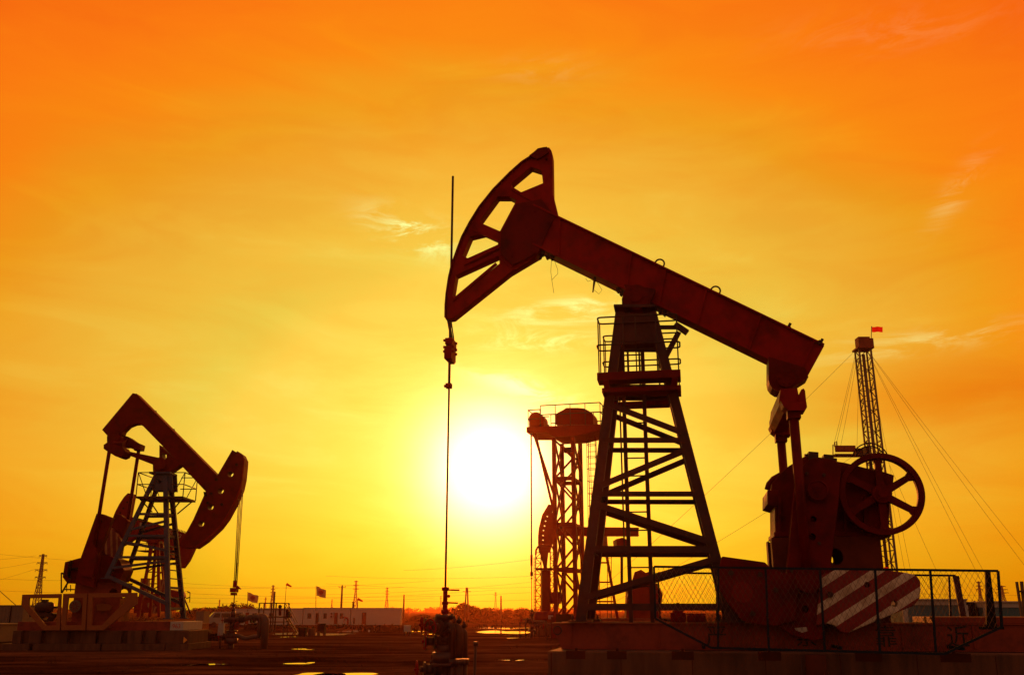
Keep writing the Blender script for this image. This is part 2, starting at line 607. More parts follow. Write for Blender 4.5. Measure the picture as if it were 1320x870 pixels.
# clouds: thin bright cirrus and a dusky orange bank on the right
cv2 = N("ShaderNodeCombineXYZ")
L(mt('MULTIPLY', mt('ADD', az, mt('MULTIPLY', el, 0.9)), 0.16), cv2.inputs[0])
L(mt('MULTIPLY', mt('SUBTRACT', el, mt('MULTIPLY', az, 0.12)), 0.62), cv2.inputs[1]); cv2.inputs[2].default_value = 1.7
nz2 = N("ShaderNodeTexNoise"); nz2.inputs["Scale"].default_value = 1.0; nz2.inputs["Detail"].default_value = 9; nz2.inputs["Roughness"].default_value = 0.68
nz2.inputs["Distortion"].default_value = 0.9
L(cv2.outputs[0], nz2.inputs["Vector"])


def smooth(x, a, b):
    k = N("ShaderNodeMapRange"); k.interpolation_type = 'SMOOTHSTEP'
    k.inputs["From Min"].default_value = min(a, b); k.inputs["From Max"].default_value = max(a, b)
    if a > b:
        k.inputs["To Min"].default_value = 1.0; k.inputs["To Max"].default_value = 0.0
    L(x, k.inputs["Value"])
    return k.outputs["Result"]


cv3 = N("ShaderNodeCombineXYZ")
L(mt('MULTIPLY', mt('ADD', az, mt('MULTIPLY', el, 0.5)), 0.075), cv3.inputs[0]); L(mt('MULTIPLY', el, 0.30), cv3.inputs[1]); cv3.inputs[2].default_value = 8.4
nz3 = N("ShaderNodeTexNoise"); nz3.inputs["Scale"].default_value = 1.0; nz3.inputs["Detail"].default_value = 9; nz3.inputs["Roughness"].default_value = 0.62; nz3.inputs["Distortion"].default_value = 0.8
L(cv3.outputs[0], nz3.inputs["Vector"])
sky = vmix('MULTIPLY', mt('MULTIPLY', smooth(nz3.outputs["Fac"], 0.56, 0.36), 0.55), sky, (0.97, 0.80, 0.62))
sky = vmix('MULTIPLY', mt('MULTIPLY', smooth(nz3.outputs["Fac"], 0.54, 0.74), 0.8), sky, (1.02, 1.16, 1.5))
wisp = smooth(nz2.outputs["Fac"], 0.43, 0.64)
mask = None
# (azimuth, elevation, half width, half height, strength, tilt)
for a0, e0, wa, we, st, tilt in WISPS:
    x = mt('SUBTRACT', az, a0)
    y = mt('SUBTRACT', mt('SUBTRACT', el, e0), mt('MULTIPLY', x, tilt))
    g = mt('MULTIPLY', mt('MULTIPLY', gauss(x, wa), gauss(y, we)), st)
    mask = g if mask is None else mt('ADD', mask, g)
wf = mt('MULTIPLY', wisp, mask)
sky = vmix('ADD', wf, sky, (0.06, 0.34, 0.20))

bank = None
for a0, e0, wa, we, st in BANKS:
    g = mt('MULTIPLY', mt('MULTIPLY', gauss(mt('SUBTRACT', az, a0), wa), gauss(mt('SUBTRACT', el, e0), we)), st)
    bank = g if bank is None else mt('ADD', bank, g)
bf = mt('MULTIPLY', bank, smooth(nz.outputs["Fac"], 0.18, 0.55))
sky = vmix('MULTIPLY', mt('MINIMUM', bf, 1.0), sky, (0.94, 0.55, 0.12))

# the blown-out sun
core = mt('MULTIPLY', gauss(tru, 3.3), CORE)
sky = vmix('ADD', core, sky, (1.0, 0.95, 0.62))
halo = mt('MULTIPLY', gauss(tru, 5.0), HALO)
sky = vmix('ADD', halo, sky, (0.4, 0.6, 0.25))

bg = N("ShaderNodeBackground"); L(sky, bg.inputs["Color"]); bg.inputs["Strength"].default_value = 1.0

nis = N("ShaderNodeTexSky"); nis.sky_type = 'NISHITA'; nis.sun_disc = False
nis.sun_elevation = R(SUN_EL); nis.sun_rotation = R(SUN_AZ)
nis.air_density = 2.0; nis.dust_density = 4.0
tint = vmix('MULTIPLY', 1.0, nis.outputs["Color"], (0.55, 0.25, 0.05))
bg2 = N("ShaderNodeBackground"); L(tint, bg2.inputs["Color"]); bg2.inputs["Strength"].default_value = NISHITA_STRENGTH
ad = N("ShaderNodeAddShader"); L(bg.outputs[0], ad.inputs[0]); L(bg2.outputs[0], ad.inputs[1])
out = N("ShaderNodeOutputWorld"); L(ad.outputs[0], out.inputs["Surface"])
world.cycles.sampling_method = 'MANUAL'
world.cycles.sample_map_resolution = 1024

sun_d = bpy.data.lights.new("sun", 'SUN')
sun_d.energy = SUN_POWER
sun_d.angle = R(0.5)
sun_d.color = SUN_COLOR
sun = bpy.data.objects.new("sun", sun_d)
sun.rotation_euler = (-sv).to_track_quat('-Z', 'Y').to_euler()
sun.location = (0, 0, 60)
col.objects.link(sun)

scene.render.engine = 'CYCLES'
scene.view_settings.view_transform = 'Standard'
scene.view_settings.look = 'None'
scene.view_settings.exposure = 0
scene.view_settings.gamma = 1
scene.cycles.use_denoising = True
scene.cycles.denoiser = 'OPENIMAGEDENOISE'
scene.cycles.max_bounces = 6
scene.cycles.diffuse_bounces = 3
scene.cycles.glossy_bounces = 3
scene.cycles.volume_bounces = 0
scene.cycles.sample_clamp_indirect = 4.0
# ------------------------------------------------------------------ ground and puddles
# standing water: pixel extents surveyed on the photograph -> real ellipses on the flat
PUD = [(616, 640, 807.5, 809.5), (634, 672, 808.5, 810.2), (668, 690, 807.5, 809.2), (618, 650, 813.5, 815.5), (646, 684, 814.2, 816.2), (636, 640, 812, 812.8),
       (640, 662, 848.5, 850.2), (660, 676, 848.8, 850.6), (680, 704, 848.6, 850.0), (238, 262, 854.6, 857.2), (256, 294, 854.0, 856.6), (215, 240, 855.2, 856.2),
       (376, 394, 834.6, 836.2), (390, 412, 835.6, 837.0), (370, 398, 853.2, 854.4), (396, 404, 852.2, 853.4), (345, 420, 865.8, 884), (390, 478, 866.0, 884), (314, 328, 859.5, 860.7),
       (352, 400, 815.2, 817.2), (392, 450, 816.2, 818), (360, 384, 819.5, 820.8), (440, 480, 812.6, 814), (478, 536, 813.2, 814.4), (282, 292, 833.8, 834.8), (316, 324, 843.2, 844.6),
       (668, 690, 828.2, 829.4), (545, 560, 816, 817), (655, 672, 821, 822), (700, 708, 830, 831), (420, 446, 842, 842.8), (470, 500, 836, 836.8), (150, 190, 860, 861)]
PE = []
for x0, x1, y0, y1 in PUD:
    a = ground_at((x0 + x1) / 2, y0); b = ground_at((x0 + x1) / 2, y1)
    cy = (a.y + b.y) / 2
    l = at(x0, (y0 + y1) / 2, cy); r = at(x1, (y0 + y1) / 2, cy)
    PE.append(((l.x + r.x) / 2, cy, abs(r.x - l.x) / 2, abs(a.y - b.y) / 2))


def ground_h(x, y):
    z = base_height(y)
    if y < 200:
        n = noise.noise(Vector((x * 0.22, y * 0.22, 0))) * 0.035 + noise.noise(Vector((x * 0.9, y * 0.7, 5))) * 0.022
        # wheel ruts running across
        n += 0.025 * noise.noise(Vector((x * 0.10, y * 0.8 + 1.5 * noise.noise(Vector((x * 0.05, y * 0.05, 4))), 9)))
        n = max(n, -0.035) + 0.012
        for px, py, ra, rb in PE:
            u = (x - px) / ra; v = (y - py) / rb
            if abs(u) < 2.2 and abs(v) < 2.2:
                d = math.exp(-(u * u + v * v) * 1.1)
                n = lerp(n, -0.065 + n * 0.3, min(1, d * 1.35))
        z += n
    return z


gv, gf = [], []
ys = []
y = 2.0
while y < 1600:
    ys.append(y)
    y += 0.35 if y < 60 else (0.6 if y < 110 else (2.0 if y < 200 else y * 0.07))
ys.append(1600.0)
NC = 230
tans = []
for i in range(NC + 1):
    t = -1 + 2 * i / NC
    tans.append(0.72 * t + 0.35 * t ** 5)
for yy in ys:
    sp_ = max(yy, 16.0)
    for t in tans:
        gv.append((t * sp_, yy, ground_h(t * sp_, yy)))
for j in range(len(ys) - 1):
    for i in range(NC):
        a = j * (NC + 1) + i
        gf.append((a, a + 1, a + NC + 2, a + NC + 1))
# behind and beside the camera and out to the horizon: the same sheet continues
n0 = len(gv)
rim = [i for i in range(NC + 1)]
for t in tans:
    gv.append((t * 16.0 * 3, -29.0, 0.0))
for i in range(NC):
    gf.append((n0 + i, n0 + i + 1, i + 1, i))
left = [j * (NC + 1) for j in range(len(ys))]
right = [j * (NC + 1) + NC for j in range(len(ys))]
m0 = len(gv)
for j, yy in enumerate(ys):
    gv.append((-1640.0, yy, base_height(yy)))
for j in range(len(ys) - 1):
    gf.append((m0 + j, left[j], left[j + 1], m0 + j + 1))
m1 = len(gv)
for j, yy in enumerate(ys):
    gv.append((1640.0, yy, base_height(yy)))
for j in range(len(ys) - 1):
    gf.append((right[j], m1 + j, m1 + j + 1, right[j + 1]))
me = bpy.data.meshes.new("ground")
me.from_pydata(gv, [], gf)
for p in me.polygons:
    p.use_smooth = True
me.materials.append(M['soil'])
ground = bpy.data.objects.new("ground", me)
col.objects.link(ground)
tag(ground, "bare damp brown soil of the oil field with ruts and puddles", "ground", None, "structure")

wm = MB()
for k, (px, py, ra, rb) in enumerate(PE):
    z = base_height(py) - 0.022
    c = wm.add([(px, py, z)])
    ring = []
    for i in range(28):
        a = 2 * math.pi * i / 28
        w = 1.4 + 0.3 * noise.noise(Vector((math.cos(a) * 1.5 + k * 7, math.sin(a) * 1.5, 0)))
        ring.append((px + ra * w * math.cos(a), py + rb * w * math.sin(a), z))
    b = wm.add(ring)
    for i in range(28):
        wm.face((c, b + i, b + (i + 1) % 28))
tag(wm.build("puddle_water", M['water']), "shallow bright puddles lying in the ruts of the soil", "puddles", None, "structure")

# clods and stones on the open soil
rb_ = MB()
rnd = random.Random(3)
for i in range(5200):
    Y = 24 + 70 * rnd.random() ** 1.6
    X = (rnd.random() * 2 - 1) * 0.6 * Y
    z = ground_h(X, Y)
    s = 0.012 + 0.05 * rnd.random() ** 4
    if z < -0.03: continue
    ring = [(X + s * math.cos(a) * (0.8 + 0.5 * rnd.random()), Y + s * math.sin(a) * (0.8 + 0.5 * rnd.random()), z - 0.01) for a in (0, 1.3, 2.5, 3.8, 5.1)]
    b = rb_.add(ring)
    t = rb_.add([(X + s * 0.25, Y, z + s * (0.5 + 0.4 * rnd.random()))])
    for q in range(5):
        rb_.face((b + q, b + (q + 1) % 5, t))
tag(rb_.build("gravel", M['soil']), "loose clods and stones scattered on the bare soil", "gravel", None, "stuff")

# dry grass and low scrub beyond the bare ground
gm = MB()
for i in range(26000):
    u = rnd.random()
    Y = 88 + 190 * u ** 1.3
    X = (rnd.random() * 2 - 1) * 0.62 * Y
    dens = noise.noise(Vector((X * 0.06, Y * 0.05, 2)))
    if dens < -0.05 + 0.35 * (1 - u): continue
    z = ground_h(X, Y) - 0.02
    h = (0.15 + 0.35 * rnd.random() ** 2) * (0.8 + 1.0 * max(0, dens))
    w = 0.05 + 0.10 * rnd.random()
    for q in range(2):
        a = rnd.random() * 6.28
        dx, dy = math.cos(a) * w, math.sin(a) * w
        lx, ly = (rnd.random() - .5) * 0.3, (rnd.random() - .5) * 0.3
        b = gm.add([(X - dx, Y - dy, z), (X + dx, Y + dy, z), (X + lx, Y + ly, z + h)])
        gm.face((b, b + 1, b + 2))
# tufts nearer, thin
for i in range(1500):
    Y = 30 + 58 * rnd.random()
    X = (rnd.random() * 2 - 1) * 0.6 * Y
    if noise.noise(Vector((X * 0.15, Y * 0.12, 7))) < 0.22: continue
    z = ground_h(X, Y)
    if z < -0.015: continue
    for q in range(5):
        a = rnd.random() * 6.28
        ox, oy = rnd.gauss(0, .15), rnd.gauss(0, .15)
        h = 0.06 + 0.16 * rnd.random()
        b = gm.add([(X + ox - .02 * math.cos(a), Y + oy, z - 0.02), (X + ox + .02, Y + oy, z - 0.02), (X + ox + rnd.gauss(0, .06), Y + oy + rnd.gauss(0, .06), z + h)])
        gm.face((b, b + 1, b + 2))
tag(gm.build("grass", M['scrub']), "dry reddish grass and low scrub covering the flat beyond the pads", "grass", None, "stuff")


def leaf_mass(mb, c, rad, n, size, rnd, flat=0.0):
    """many leaf-sized faces through a volume, with lumps"""
    lumps = []
    for _ in range(14):
        x_, y_ = max(-.8, min(.8, rnd.gauss(0, .42))), max(-.8, min(.8, rnd.gauss(0, .42)))
        lumps.append((Vector((x_, y_, rnd.random() * 0.72 * (1 - x_ * x_ * .9))), 0.24 + 0.2 * rnd.random()))
    for i in range(n):
        lp, lr = lumps[rnd.randrange(14)]
        d = Vector((rnd.gauss(0, 1), rnd.gauss(0, 1), rnd.gauss(0, 1))).normalized() * lr * rnd.random() ** 0.4
        q = lp + d
        if q.z < 0.0: q.z = -q.z * 0.4
        p = Vector((c[0] + q.x * rad[0], c[1] + q.y * rad[1], c[2] + q.z * rad[2]))
        u = Vector((rnd.gauss(0, 1), rnd.gauss(0, 1), rnd.gauss(0, 1))).normalized()
        w = u.orthogonal().normalized()
        s = size * (0.6 + 0.8 * rnd.random())
        b = mb.add([p - u * s, p + w * s * 0.55, p + u * s, p - w * s * 0.55])
        mb.face((b, b + 1, b + 2, b + 3))


# far treeline
tm = MB()
for i in range(420):
    X = -900 + 1800 * rnd.random()
    Y = 1150 + 250 * rnd.random()
    hh = 3.6 + 3.6 * (0.5 + noise.noise(Vector((X * 0.008, 0, 3)))) * (0.6 + 0.6 * rnd.random())
    leaf_mass(tm, (X, Y, -0.6), (8 + 6 * rnd.random(), 8, hh), 70, 1.3, rnd)
tag(tm.build("far_treeline", M['trees']), "low hazy line of trees far off along the whole horizon", "trees", None, "stuff")
# nearer wood on the left
tm = MB()
for i in range(90):
    px = 236 + 150 * rnd.random()
    Y = 300 + 70 * rnd.random()
    p = at(px, 786, Y)
    hgt = 2.2 + 1.9 * math.exp(-((px - 305) / 28.0) ** 2) + 0.8 * rnd.random()
    leaf_mass(tm, (p.x, Y, -0.5), (3.2, 3.0, hgt), 110, 0.42, rnd)
tag(tm.build("scrub_wood", M['trees']), "dark low scrub wood behind the van and the white cabins", "trees", None, "stuff")

BUSHES = [(609, 798, 27, 21, "broad round dark bush standing alone on the flat right of the wellhead"),
          (628, 797, 12, 14, "small round bush beside the broad round bush"),
          (648, 797, 13, 12, "low dark bush right of the small round bush"),
          (676, 798, 14, 13, "low bush standing just left of the red tank"),
          (545, 801, 16, 9, "low flat bush between the cabin end and the wellhead"),
          (330, 812, 18, 8, "low bush growing in front of the left white cabin wall"),
          (268, 826, 20, 9, "dark clump of weeds beside the left concrete pad")]
for bx, by, hw, hp, lab in BUSHES:
    p = ground_at(bx, by)
    sc = p.y * 1.03 / FPX
    b = thing("bush", lab, "bush", p, 0, "bushes on the flat")
    mb = MB(); leaf_mass(mb, (0, 0, 0), (hw * sc * 1.15, hw * sc, hp * sc * 1.0), 5200, 0.10 + 0.035 * hw * sc, rnd)
    mb.build("foliage", M['bush'], b)
    st = MB()
    for k in range(7):
        a = k * 0.9
        st.tube((0, 0, -0.05), (math.cos(a) * hw * sc * 0.5, math.sin(a) * hw * sc * 0.5, hp * sc * (0.4 + 0.07 * k)), 0.035, 5, 0.012)
    st.build("stem", M['wood'], b)
# ------------------------------------------------------------------ the near pumping unit
_a = ray(838, 795)
JX = _a.x / _a.y * 18.0
J = Frame((JX, 18.0, 0.0), -10.0)


def V(x, y, z):
    return Vector((x, y, z))


def mir(p):
    return Vector((p.x, -p.y, p.z))


jack = framed("pumping_unit", J, "large near dark red pumping unit with its beam tilted down towards the striped counterweight", "pumping unit", "pumping units of the field")

# --- horsehead
hd = J.poly([(708.9, 193.7), (711.9, 198.0), (713.1, 204.3), (713.9, 254.4), (720.7, 282.4), (713.4, 302.0), (698.4, 327.0), (694.9, 329.0), (692.2, 334.3), (658.4, 354.5), (585.7, 412.6),
             (576.1, 413.7), (576.1, 396.0), (577.4, 381.0), (580.4, 361.0), (584.2, 344.6), (591.7, 323.4), (597.2, 309.0), (606.9, 290.8), (619.1, 271.0), (637.3, 248.3), (658.4, 227.0),
             (673.7, 213.4), (687.4, 204.3), (692.4, 204.0), (697.2, 197.5), (703.4, 195.0)])
holes = [J.poly(h) for h in (
    [(685.4, 219), (699.2, 223.4), (701, 239.5), (673, 251), (661.2, 246), (660.2, 240.2)],
    [(642.8, 257), (658, 257), (667, 261.6), (645.9, 301), (622.4, 290.8), (620.8, 287)],
    [(625.0, 303.6), (643.2, 311.8), (643.4, 318), (604.5, 335.5), (597.8, 332.5), (608.3, 307.6)],
    [(608.6, 341.8), (643.9, 325.2), (643.9, 326.6), (608.6, 343.4)],
    [(644.6, 332.4), (645.4, 342.4), (591.9, 385.6), (585.0, 384.2), (589.4, 357.4)])]
mb = MB()
mb.prism(hd, -0.13, 0.13, holes)
head = mb.build("horsehead", M['red'], jack, 0.008)
# front wear plate the bridle lies on, with its pale-lit ribs
mb = MB()
arc = [J.p(x, y, 0) for x, y in [(576.5, 412.0), (576.7, 396.0), (578.0, 381.0), (581.0, 361.0), (584.8, 344.6), (592.3, 323.4), (597.8, 309.0), (607.5, 290.8), (619.7, 271.0), (637.9, 248.3), (659.0, 227.0), (674.3, 213.4), (687.8, 204.8)]]
for a, b in zip(arc[:-1], arc[1:]):
    mb.bar(a, b, 0.035, 0.36)
mb.build("wear_plate", M['maroon'], head)
mb = MB()
for x0, y0, x1, y1 in [(660, 243, 701, 268), (612, 297, 655, 316), (598, 341, 646, 317), (583, 388, 640, 340), (645, 330, 660, 345)]:
    mb.bar(J.p(x0, y0, -0.14), J.p(x1, y1, -0.14), 0.05, 0.05)
    mb.bar(J.p(x0, y0, 0.14), J.p(x1, y1, 0.14), 0.05, 0.05)
mb.build("stiffener", M['red'], head)
mb = MB()
mb.prism(J.poly([(684, 206), (690, 201.5), (695, 197), (702, 195.5), (707, 195), (709, 202), (694, 211)]), -0.2, 0.2)
mb.tube(J.p(704, 203, -0.30), J.p(704, 203, 0.0) + V(0, 0.3, 0), 0.03)
mb.build("cable_anchor", M['maroon'], head)

# --- walking beam: plate box with wider flanges
bt0, bt1 = J.p(690, 268.5, 0), J.p(1061, 447, 0)
bb0, bb1 = J.p(688, 320, 0), J.p(1038.6, 491, 0)
mb = MB()
mb.prism([(bt0.x, bt0.z - .02), (bt1.x, bt1.z - .02), (bb1.x, bb1.z + .02), (bb0.x, bb0.z + .02)], -0.17, 0.17)
n = (bt1 - bt0).normalized()
up = V(-n.z, 0, n.x)
mb.bar(bt0 - up * 0.018, bt1 - up * 0.018, 0.036, 0.46)
mb.bar(bb0 + up * 0.018, bb1 + up * 0.018, 0.036, 0.46)
beam = mb.build("walking_beam", M['red'], jack, 0.005)
mb = MB()
for t in (0.10, 0.36, 0.48, 0.62, 0.80, 0.97):
    a, b = lerp(bt0, bt1, t), lerp(bb0, bb1, t)
    for s in (-1, 1):
        mb.bar(a - up * .04 + V(0, s * .195, 0), b + up * .04 + V(0, s * .195, 0), 0.03, 0.05)
mb.build("web_stiffener", M['red'], beam)
# clamp plates where the head is bolted on
mb = MB()
for s in (-1, 1):
    mb.prism(J.poly([(668, 268), (700, 262), (717, 284), (696, 330), (664, 346), (648, 332), (648, 306)]), s * 0.20 - 0.012, s * 0.20 + 0.012)
    for x, y in [(672, 278), (690, 272), (706, 287), (698, 312), (688, 326), (660, 330)]:
        q = J.p(x, y, s * 0.20)
        mb.tube(q - V(0, .04, 0), q + V(0, .04, 0), 0.028, 6)
mb.build("head_clamp", M['maroon'], beam)
for x, y, r in ((849.5, 341.5, 6.2), (921.5, 376.5, 6.2)):
    c = J.p(x, y, 0)
    mb = MB()
    s = r / 69.0
    pts = [c + n * (-s * 1.05) + up * (-0.12), c + n * (-s) + up * 0.01]
    for k in range(9):
        a = math.pi - math.pi * k / 8
        pts.append(c + n * (s * math.cos(a)) + up * (0.03 + s * math.sin(a)))
    pts += [c + n * s + up * 0.01, c + n * (s * 1.05) + up * (-0.12)]
    mb.path(pts, 0.017, 7)
    mb.build("lifting_eye", M['steel'], beam)
mb = MB()
for x, y in ((1016, 423.5), (1057, 443.5)):
    q = J.p(x, y, 0)
    mb.tube(q + V(0, -.2, 0) - up * .02, q + V(0, -.2, 0) + up * .05, 0.03, 6)
    mb.ball(q + up * 0.02, 0.045)
mb.tube(J.p(1055, 445, 0) + V(0, -.23, 0), J.p(1055, 445, 0) + V(0, .23, 0), 0.045, 8)
mb.build("tail_bolt", M['steel'], beam)
# clips and loose wire under the beam
mb = MB()
for x, y in ((700, 327), (706, 331), (712, 332), (797, 374), (801, 378), (845, 398), (851, 401), (857, 404)):
    q = J.p(x, y, -0.1)
    mb.cbox(q, (0.07, 0.12, 0.07))
    mb.tube(q - V(0, 0, .07), q + V(0, 0, .05), 0.018, 6)
mb.build("beam_clip", M['steel'], beam)
mb = MB()
mb.path([J.p(711, 334, -.1), J.p(710, 350, -.1), J.p(711.5, 362, -.1), J.p(714, 378, -.1)], 0.004, 5)
mb.path([J.p(714, 334, -.1), J.p(719, 348, -.1), J.p(719, 353, -.1), J.p(711.3, 361, -.1)], 0.004, 5)
mb.path([J.p(755, 359, -.1), J.p(758, 363, -.1), J.p(763, 361, -.1), J.p(770, 364, -.1), J.p(776, 374, -.1), J.p(772, 379, -.1), J.p(766, 374, -.1)], 0.004, 5)
mb.build("loose_wire", M['wire'], beam)
mb = MB()
mb.bar(J.p(767, 357, -.12), J.p(764.2, 377, -.12), 0.055, 0.03, w2=0.02)
mb.build("hook_bar", M['steel'], beam)

# --- saddle bearing
mb = MB()
mb.prism(J.poly([(803.5, 402), (803, 393), (805, 386), (808.6, 380), (806, 374), (846, 380), (842, 390), (838, 398), (836.5, 402)]), -0.36, 0.36)
c = J.p(821, 392, 0)
mb.tube(c + V(0, -.46, 0), c + V(0, .46, 0), 0.25, 24)
mb.tube(c + V(0, -.52, 0), c + V(0, .52, 0), 0.12, 16)
for k in range(6):
    a = k * math.pi / 3
    q = c + V(math.cos(a) * .19, -.46, math.sin(a) * .19)
    mb.tube(q, q - V(0, .03, 0), 0.022, 6)
mb.build("saddle_bearing", M['maroon'], jack)

# --- samson post
L0, L1 = J.p(749, 801, -0.8), J.p(799.5, 404, -0.3)
R0, R1 = J.p(944, 801, -0.8), J.p(840.5, 404, -0.3)


def on_leg(a, b, py):
    lo, hi = 0.0, 1.15
    for _ in range(40):
        t = (lo + hi) / 2
        if J.scr(lerp(a, b, t))[1] > py: lo = t
        else: hi = t
    return lerp(a, b, t)


for a, b in ((L0, L1), (R0, R1)):
    for f, side in ((lambda p: p, -1), (mir, 1)):
        mb = MB()
        mb.channel(f(a), f(b), 0.175, 0.15, 0.022, flip=-side)
        p = f(a)
        mb.box(p.x - .2, p.x + .2, p.y - .17, p.y + .17, p.z - 0.01, p.z + .03)
        for i in (-1, 1):
            mb.tube(V(p.x + i * .15, p.y, p.z), V(p.x + i * .15, p.y, p.z + .10), 0.02, 6)
        mb.build("tower_leg", M['bluegrey'], jack)
LV = {520: 0, 568: 1, 637: 1, 708: 1, 782: 1, 501: 1, 512: 1}
for py in (500, 568, 637, 708, 782):
    for f, side in ((lambda p: p, -1), (mir, 1)):
        mb = MB()
        w = 0.085 if py < 700 else 0.115
        off = V(0, side * 0.06, 0)
        mb.channel(f(on_leg(L0, L1, py)) + off, f(on_leg(R0, R1, py)) + off, w, 0.08, 0.014, flip=-side)
        mb.build("cross_girt", M['bluegrey'], jack)
for pl, pr in ((522, 559), (628, 580), (650, 699), (770, 720)):
    for f, side in ((lambda p: p, -1), (mir, 1)):
        mb = MB()
        off = V(0, side * 0.075, 0)
        mb.channel(f(on_leg(L0, L1, pl)) + off, f(on_leg(R0, R1, pr)) + off, 0.10, 0.07, 0.014, flip=-side)
        mb.build("diagonal_brace", M['bluegrey'], jack)
# girts across the two narrow sides
for py in (568, 637, 708, 782):
    for a, b in ((L0, L1), (R0, R1)):
        mb = MB()
        p = on_leg(a, b, py)
        mb.channel(p, mir(p), 0.09, 0.07, 0.014, ref=(1, 0, 0))
        mb.build("side_girt", M['bluegrey'], jack)
mb = MB()
for s in (-1, 1):
    y = s * 0.37
    mb.prism(J.poly([(796, 404), (843, 404), (846, 432), (845, 441), (803, 441), (798, 440), (794, 436)], -0.37), y - 0.02, y + 0.02)
mb.prism(J.poly([(793.5, 402), (845, 402), (845, 405.5), (793.5, 405.5)]), -0.5, 0.5)
mb.build("tower_cap", M['bluegrey'], jack, 0.004)
# arm and brace at the right of the cap
for s in (-1, 1):
    mb = MB()
    y = s * 0.30
    mb.bar(J.p(845, 422, y), J.p(873, 422, y), 0.075, 0.05)
    mb.bar(J.p(870, 418, y), J.p(886, 429, y), 0.105, 0.1)
    mb.bar(J.p(856, 464, y), J.p(875, 428, y), 0.095, 0.06)
    mb.build("stop_bracket", M['bluegrey'], jack)

# --- platforms with looped rails on the two sides
for s in (-1, 1):
    y0, y1 = (-0.86, -0.42) if s < 0 else (0.42, 0.86)
    zt = J.p(800, 479, -0.86).z
    zb = J.p(800, 489, -0.86).z
    x0, x1 = J.p(769.5, 484, -0.86).x, J.p(877.5, 484, -0.86).x
    mb = MB()
    mb.box(x0, x1, y0, y1, zb, zt)
    plat = mb.build("work_platform", M['maroon'], jack, 0.006)
    mb = MB()
    for xx in (lerp(x0, x1, 0.10), lerp(x0, x1, 0.93)):
        mb.bar(V(xx, y0 + .02, zb), V(lerp(xx, (x0 + x1) / 2, 0.05), y0 + .1, zb - 0.2), 0.10, 0.08)
        mb.bar(V(xx, y1 - .02, zb), V(lerp(xx, (x0 + x1) / 2, 0.05), y1 - .1, zb - 0.2), 0.10, 0.08)
    mb.box(x0 + .08, x1 - .04, y0 + .04, y1 - .04, zb - .22, zb - .14)
    mb.build("platform_bracket", M['maroon'], plat)
    mb = MB()

    def loop(z, xa, xb):
        r = 0.08
        pts = []
        for cx_, cy_, a0 in ((xb - r, y0 + r, -90), (xb - r, y1 - r, 0), (xa + r, y1 - r, 90), (xa + r, y0 + r, 180)):
            for k in range(5):
                a = R(a0 + 22.5 * k)
                pts.append(V(cx_ + r * math.cos(a), cy_ + r * math.sin(a), z))
        mb.path(pts, 0.016, 7, closed=True)
    ztop = J.p(800, 408, -0.86).z
    zmid = J.p(800, 443.5, -0.86).z
    loop(ztop, x0 + .03, x1 - .02); loop(zmid, x0 + .01, x1 + .01)
    for xx in (x0 + .04, lerp(x0, x1, .33), lerp(x0, x1, .48), lerp(x0, x1, .73), x1 - .03):
        for yy in (y0 + .02, y1 - .02):
            if yy == y1 - .02 and s < 0 and xx > x0 + .1 and xx < x1 - .1: continue
            mb.tube(V(xx, yy, zt), V(xx, yy, ztop), 0.013, 6)
    mb.build("guard_rail", M['steel'], plat)

# --- ladder up the middle of the post
lx0, lx1 = J.p(808.3, 640, 0.35).x, J.p(835.2, 640, 0.35).x
ztp, zbt = J.p(820, 405, 0.35).z, 1.48
mb = MB()
for x in (lx0, lx1):
    mb.bar(V(x, 0.35, zbt), V(x, 0.35, ztp - 0.4), 0.075, 0.05)
mb.bar(V(lx0 - .085, 0.42, zbt + 1.2), V(lx0 - .085, 0.42, ztp - 0.5), 0.03, 0.03)
ladder = mb.build("ladder", M['bluegrey'], jack)
mb = MB()
z = zbt + 0.3
while z < ztp - .5:
    mb.tube(V(lx0, 0.35, z), V(lx1, 0.35, z), 0.015, 6)
    z += 0.34
mb.build("rung", M['bluegrey'], ladder)

# --- equaliser under the beam tail
mb = MB()
mb.prism(J.poly([(989.3, 464), (989.3, 492.6), (990.5, 499), (994, 504), (1000, 508), (1012, 509), (1028, 497.5), (1040, 490), (1036, 478)]), -0.26, 0.26)
c = J.p(1011, 492, 0)
mb.tube(c + V(0, -.34, 0), c + V(0, .34, 0), 0.17, 20)
for k in range(6):
    a = k * math.pi / 3
    q = c + V(math.cos(a) * .12, -.34, math.sin(a) * .12)
    mb.tube(q, q - V(0, .03, 0), 0.02, 6)
mb.build("equaliser_bearing", M['maroon'], jack)
mb = MB()
e = J.poly([(1007, 499), (1029, 497.5), (1033, 518), (1031, 527), (1012, 529), (1005, 520)], -1.2)
mb.prism(e, -1.05, 1.05)
lo = [(x, z) for x, z in J.poly([(1005, 519), (1038, 521), (1038.8, 527.5), (1036.4, 531.7), (1015.5, 531.7), (1009, 527)], -1.2)]
hk = [(x, z) for x, z in J.poly([(1029.5, 527), (1029.5, 509), (1031.5, 504.5), (1034.8, 503), (1036.5, 506), (1038.8, 527.5)], -1.2)]
hk2 = [(x, z) for x, z in J.poly([(1008, 527), (1006.5, 509), (1008, 504), (1010.5, 503), (1012.5, 506), (1013, 527)], -1.2)]
for s in (-1, 1):
    mb.prism(lo, s * 1.2 - 0.19, s * 1.2 + 0.19)
    mb.prism(hk, s * 1.2 - 0.16, s * 1.2 + 0.16)
    if s > 0: mb.prism(hk2, s * 1.2 - 0.16, s * 1.2 + 0.16)
mb.build("equaliser_bar", M['red'], jack, 0.006)

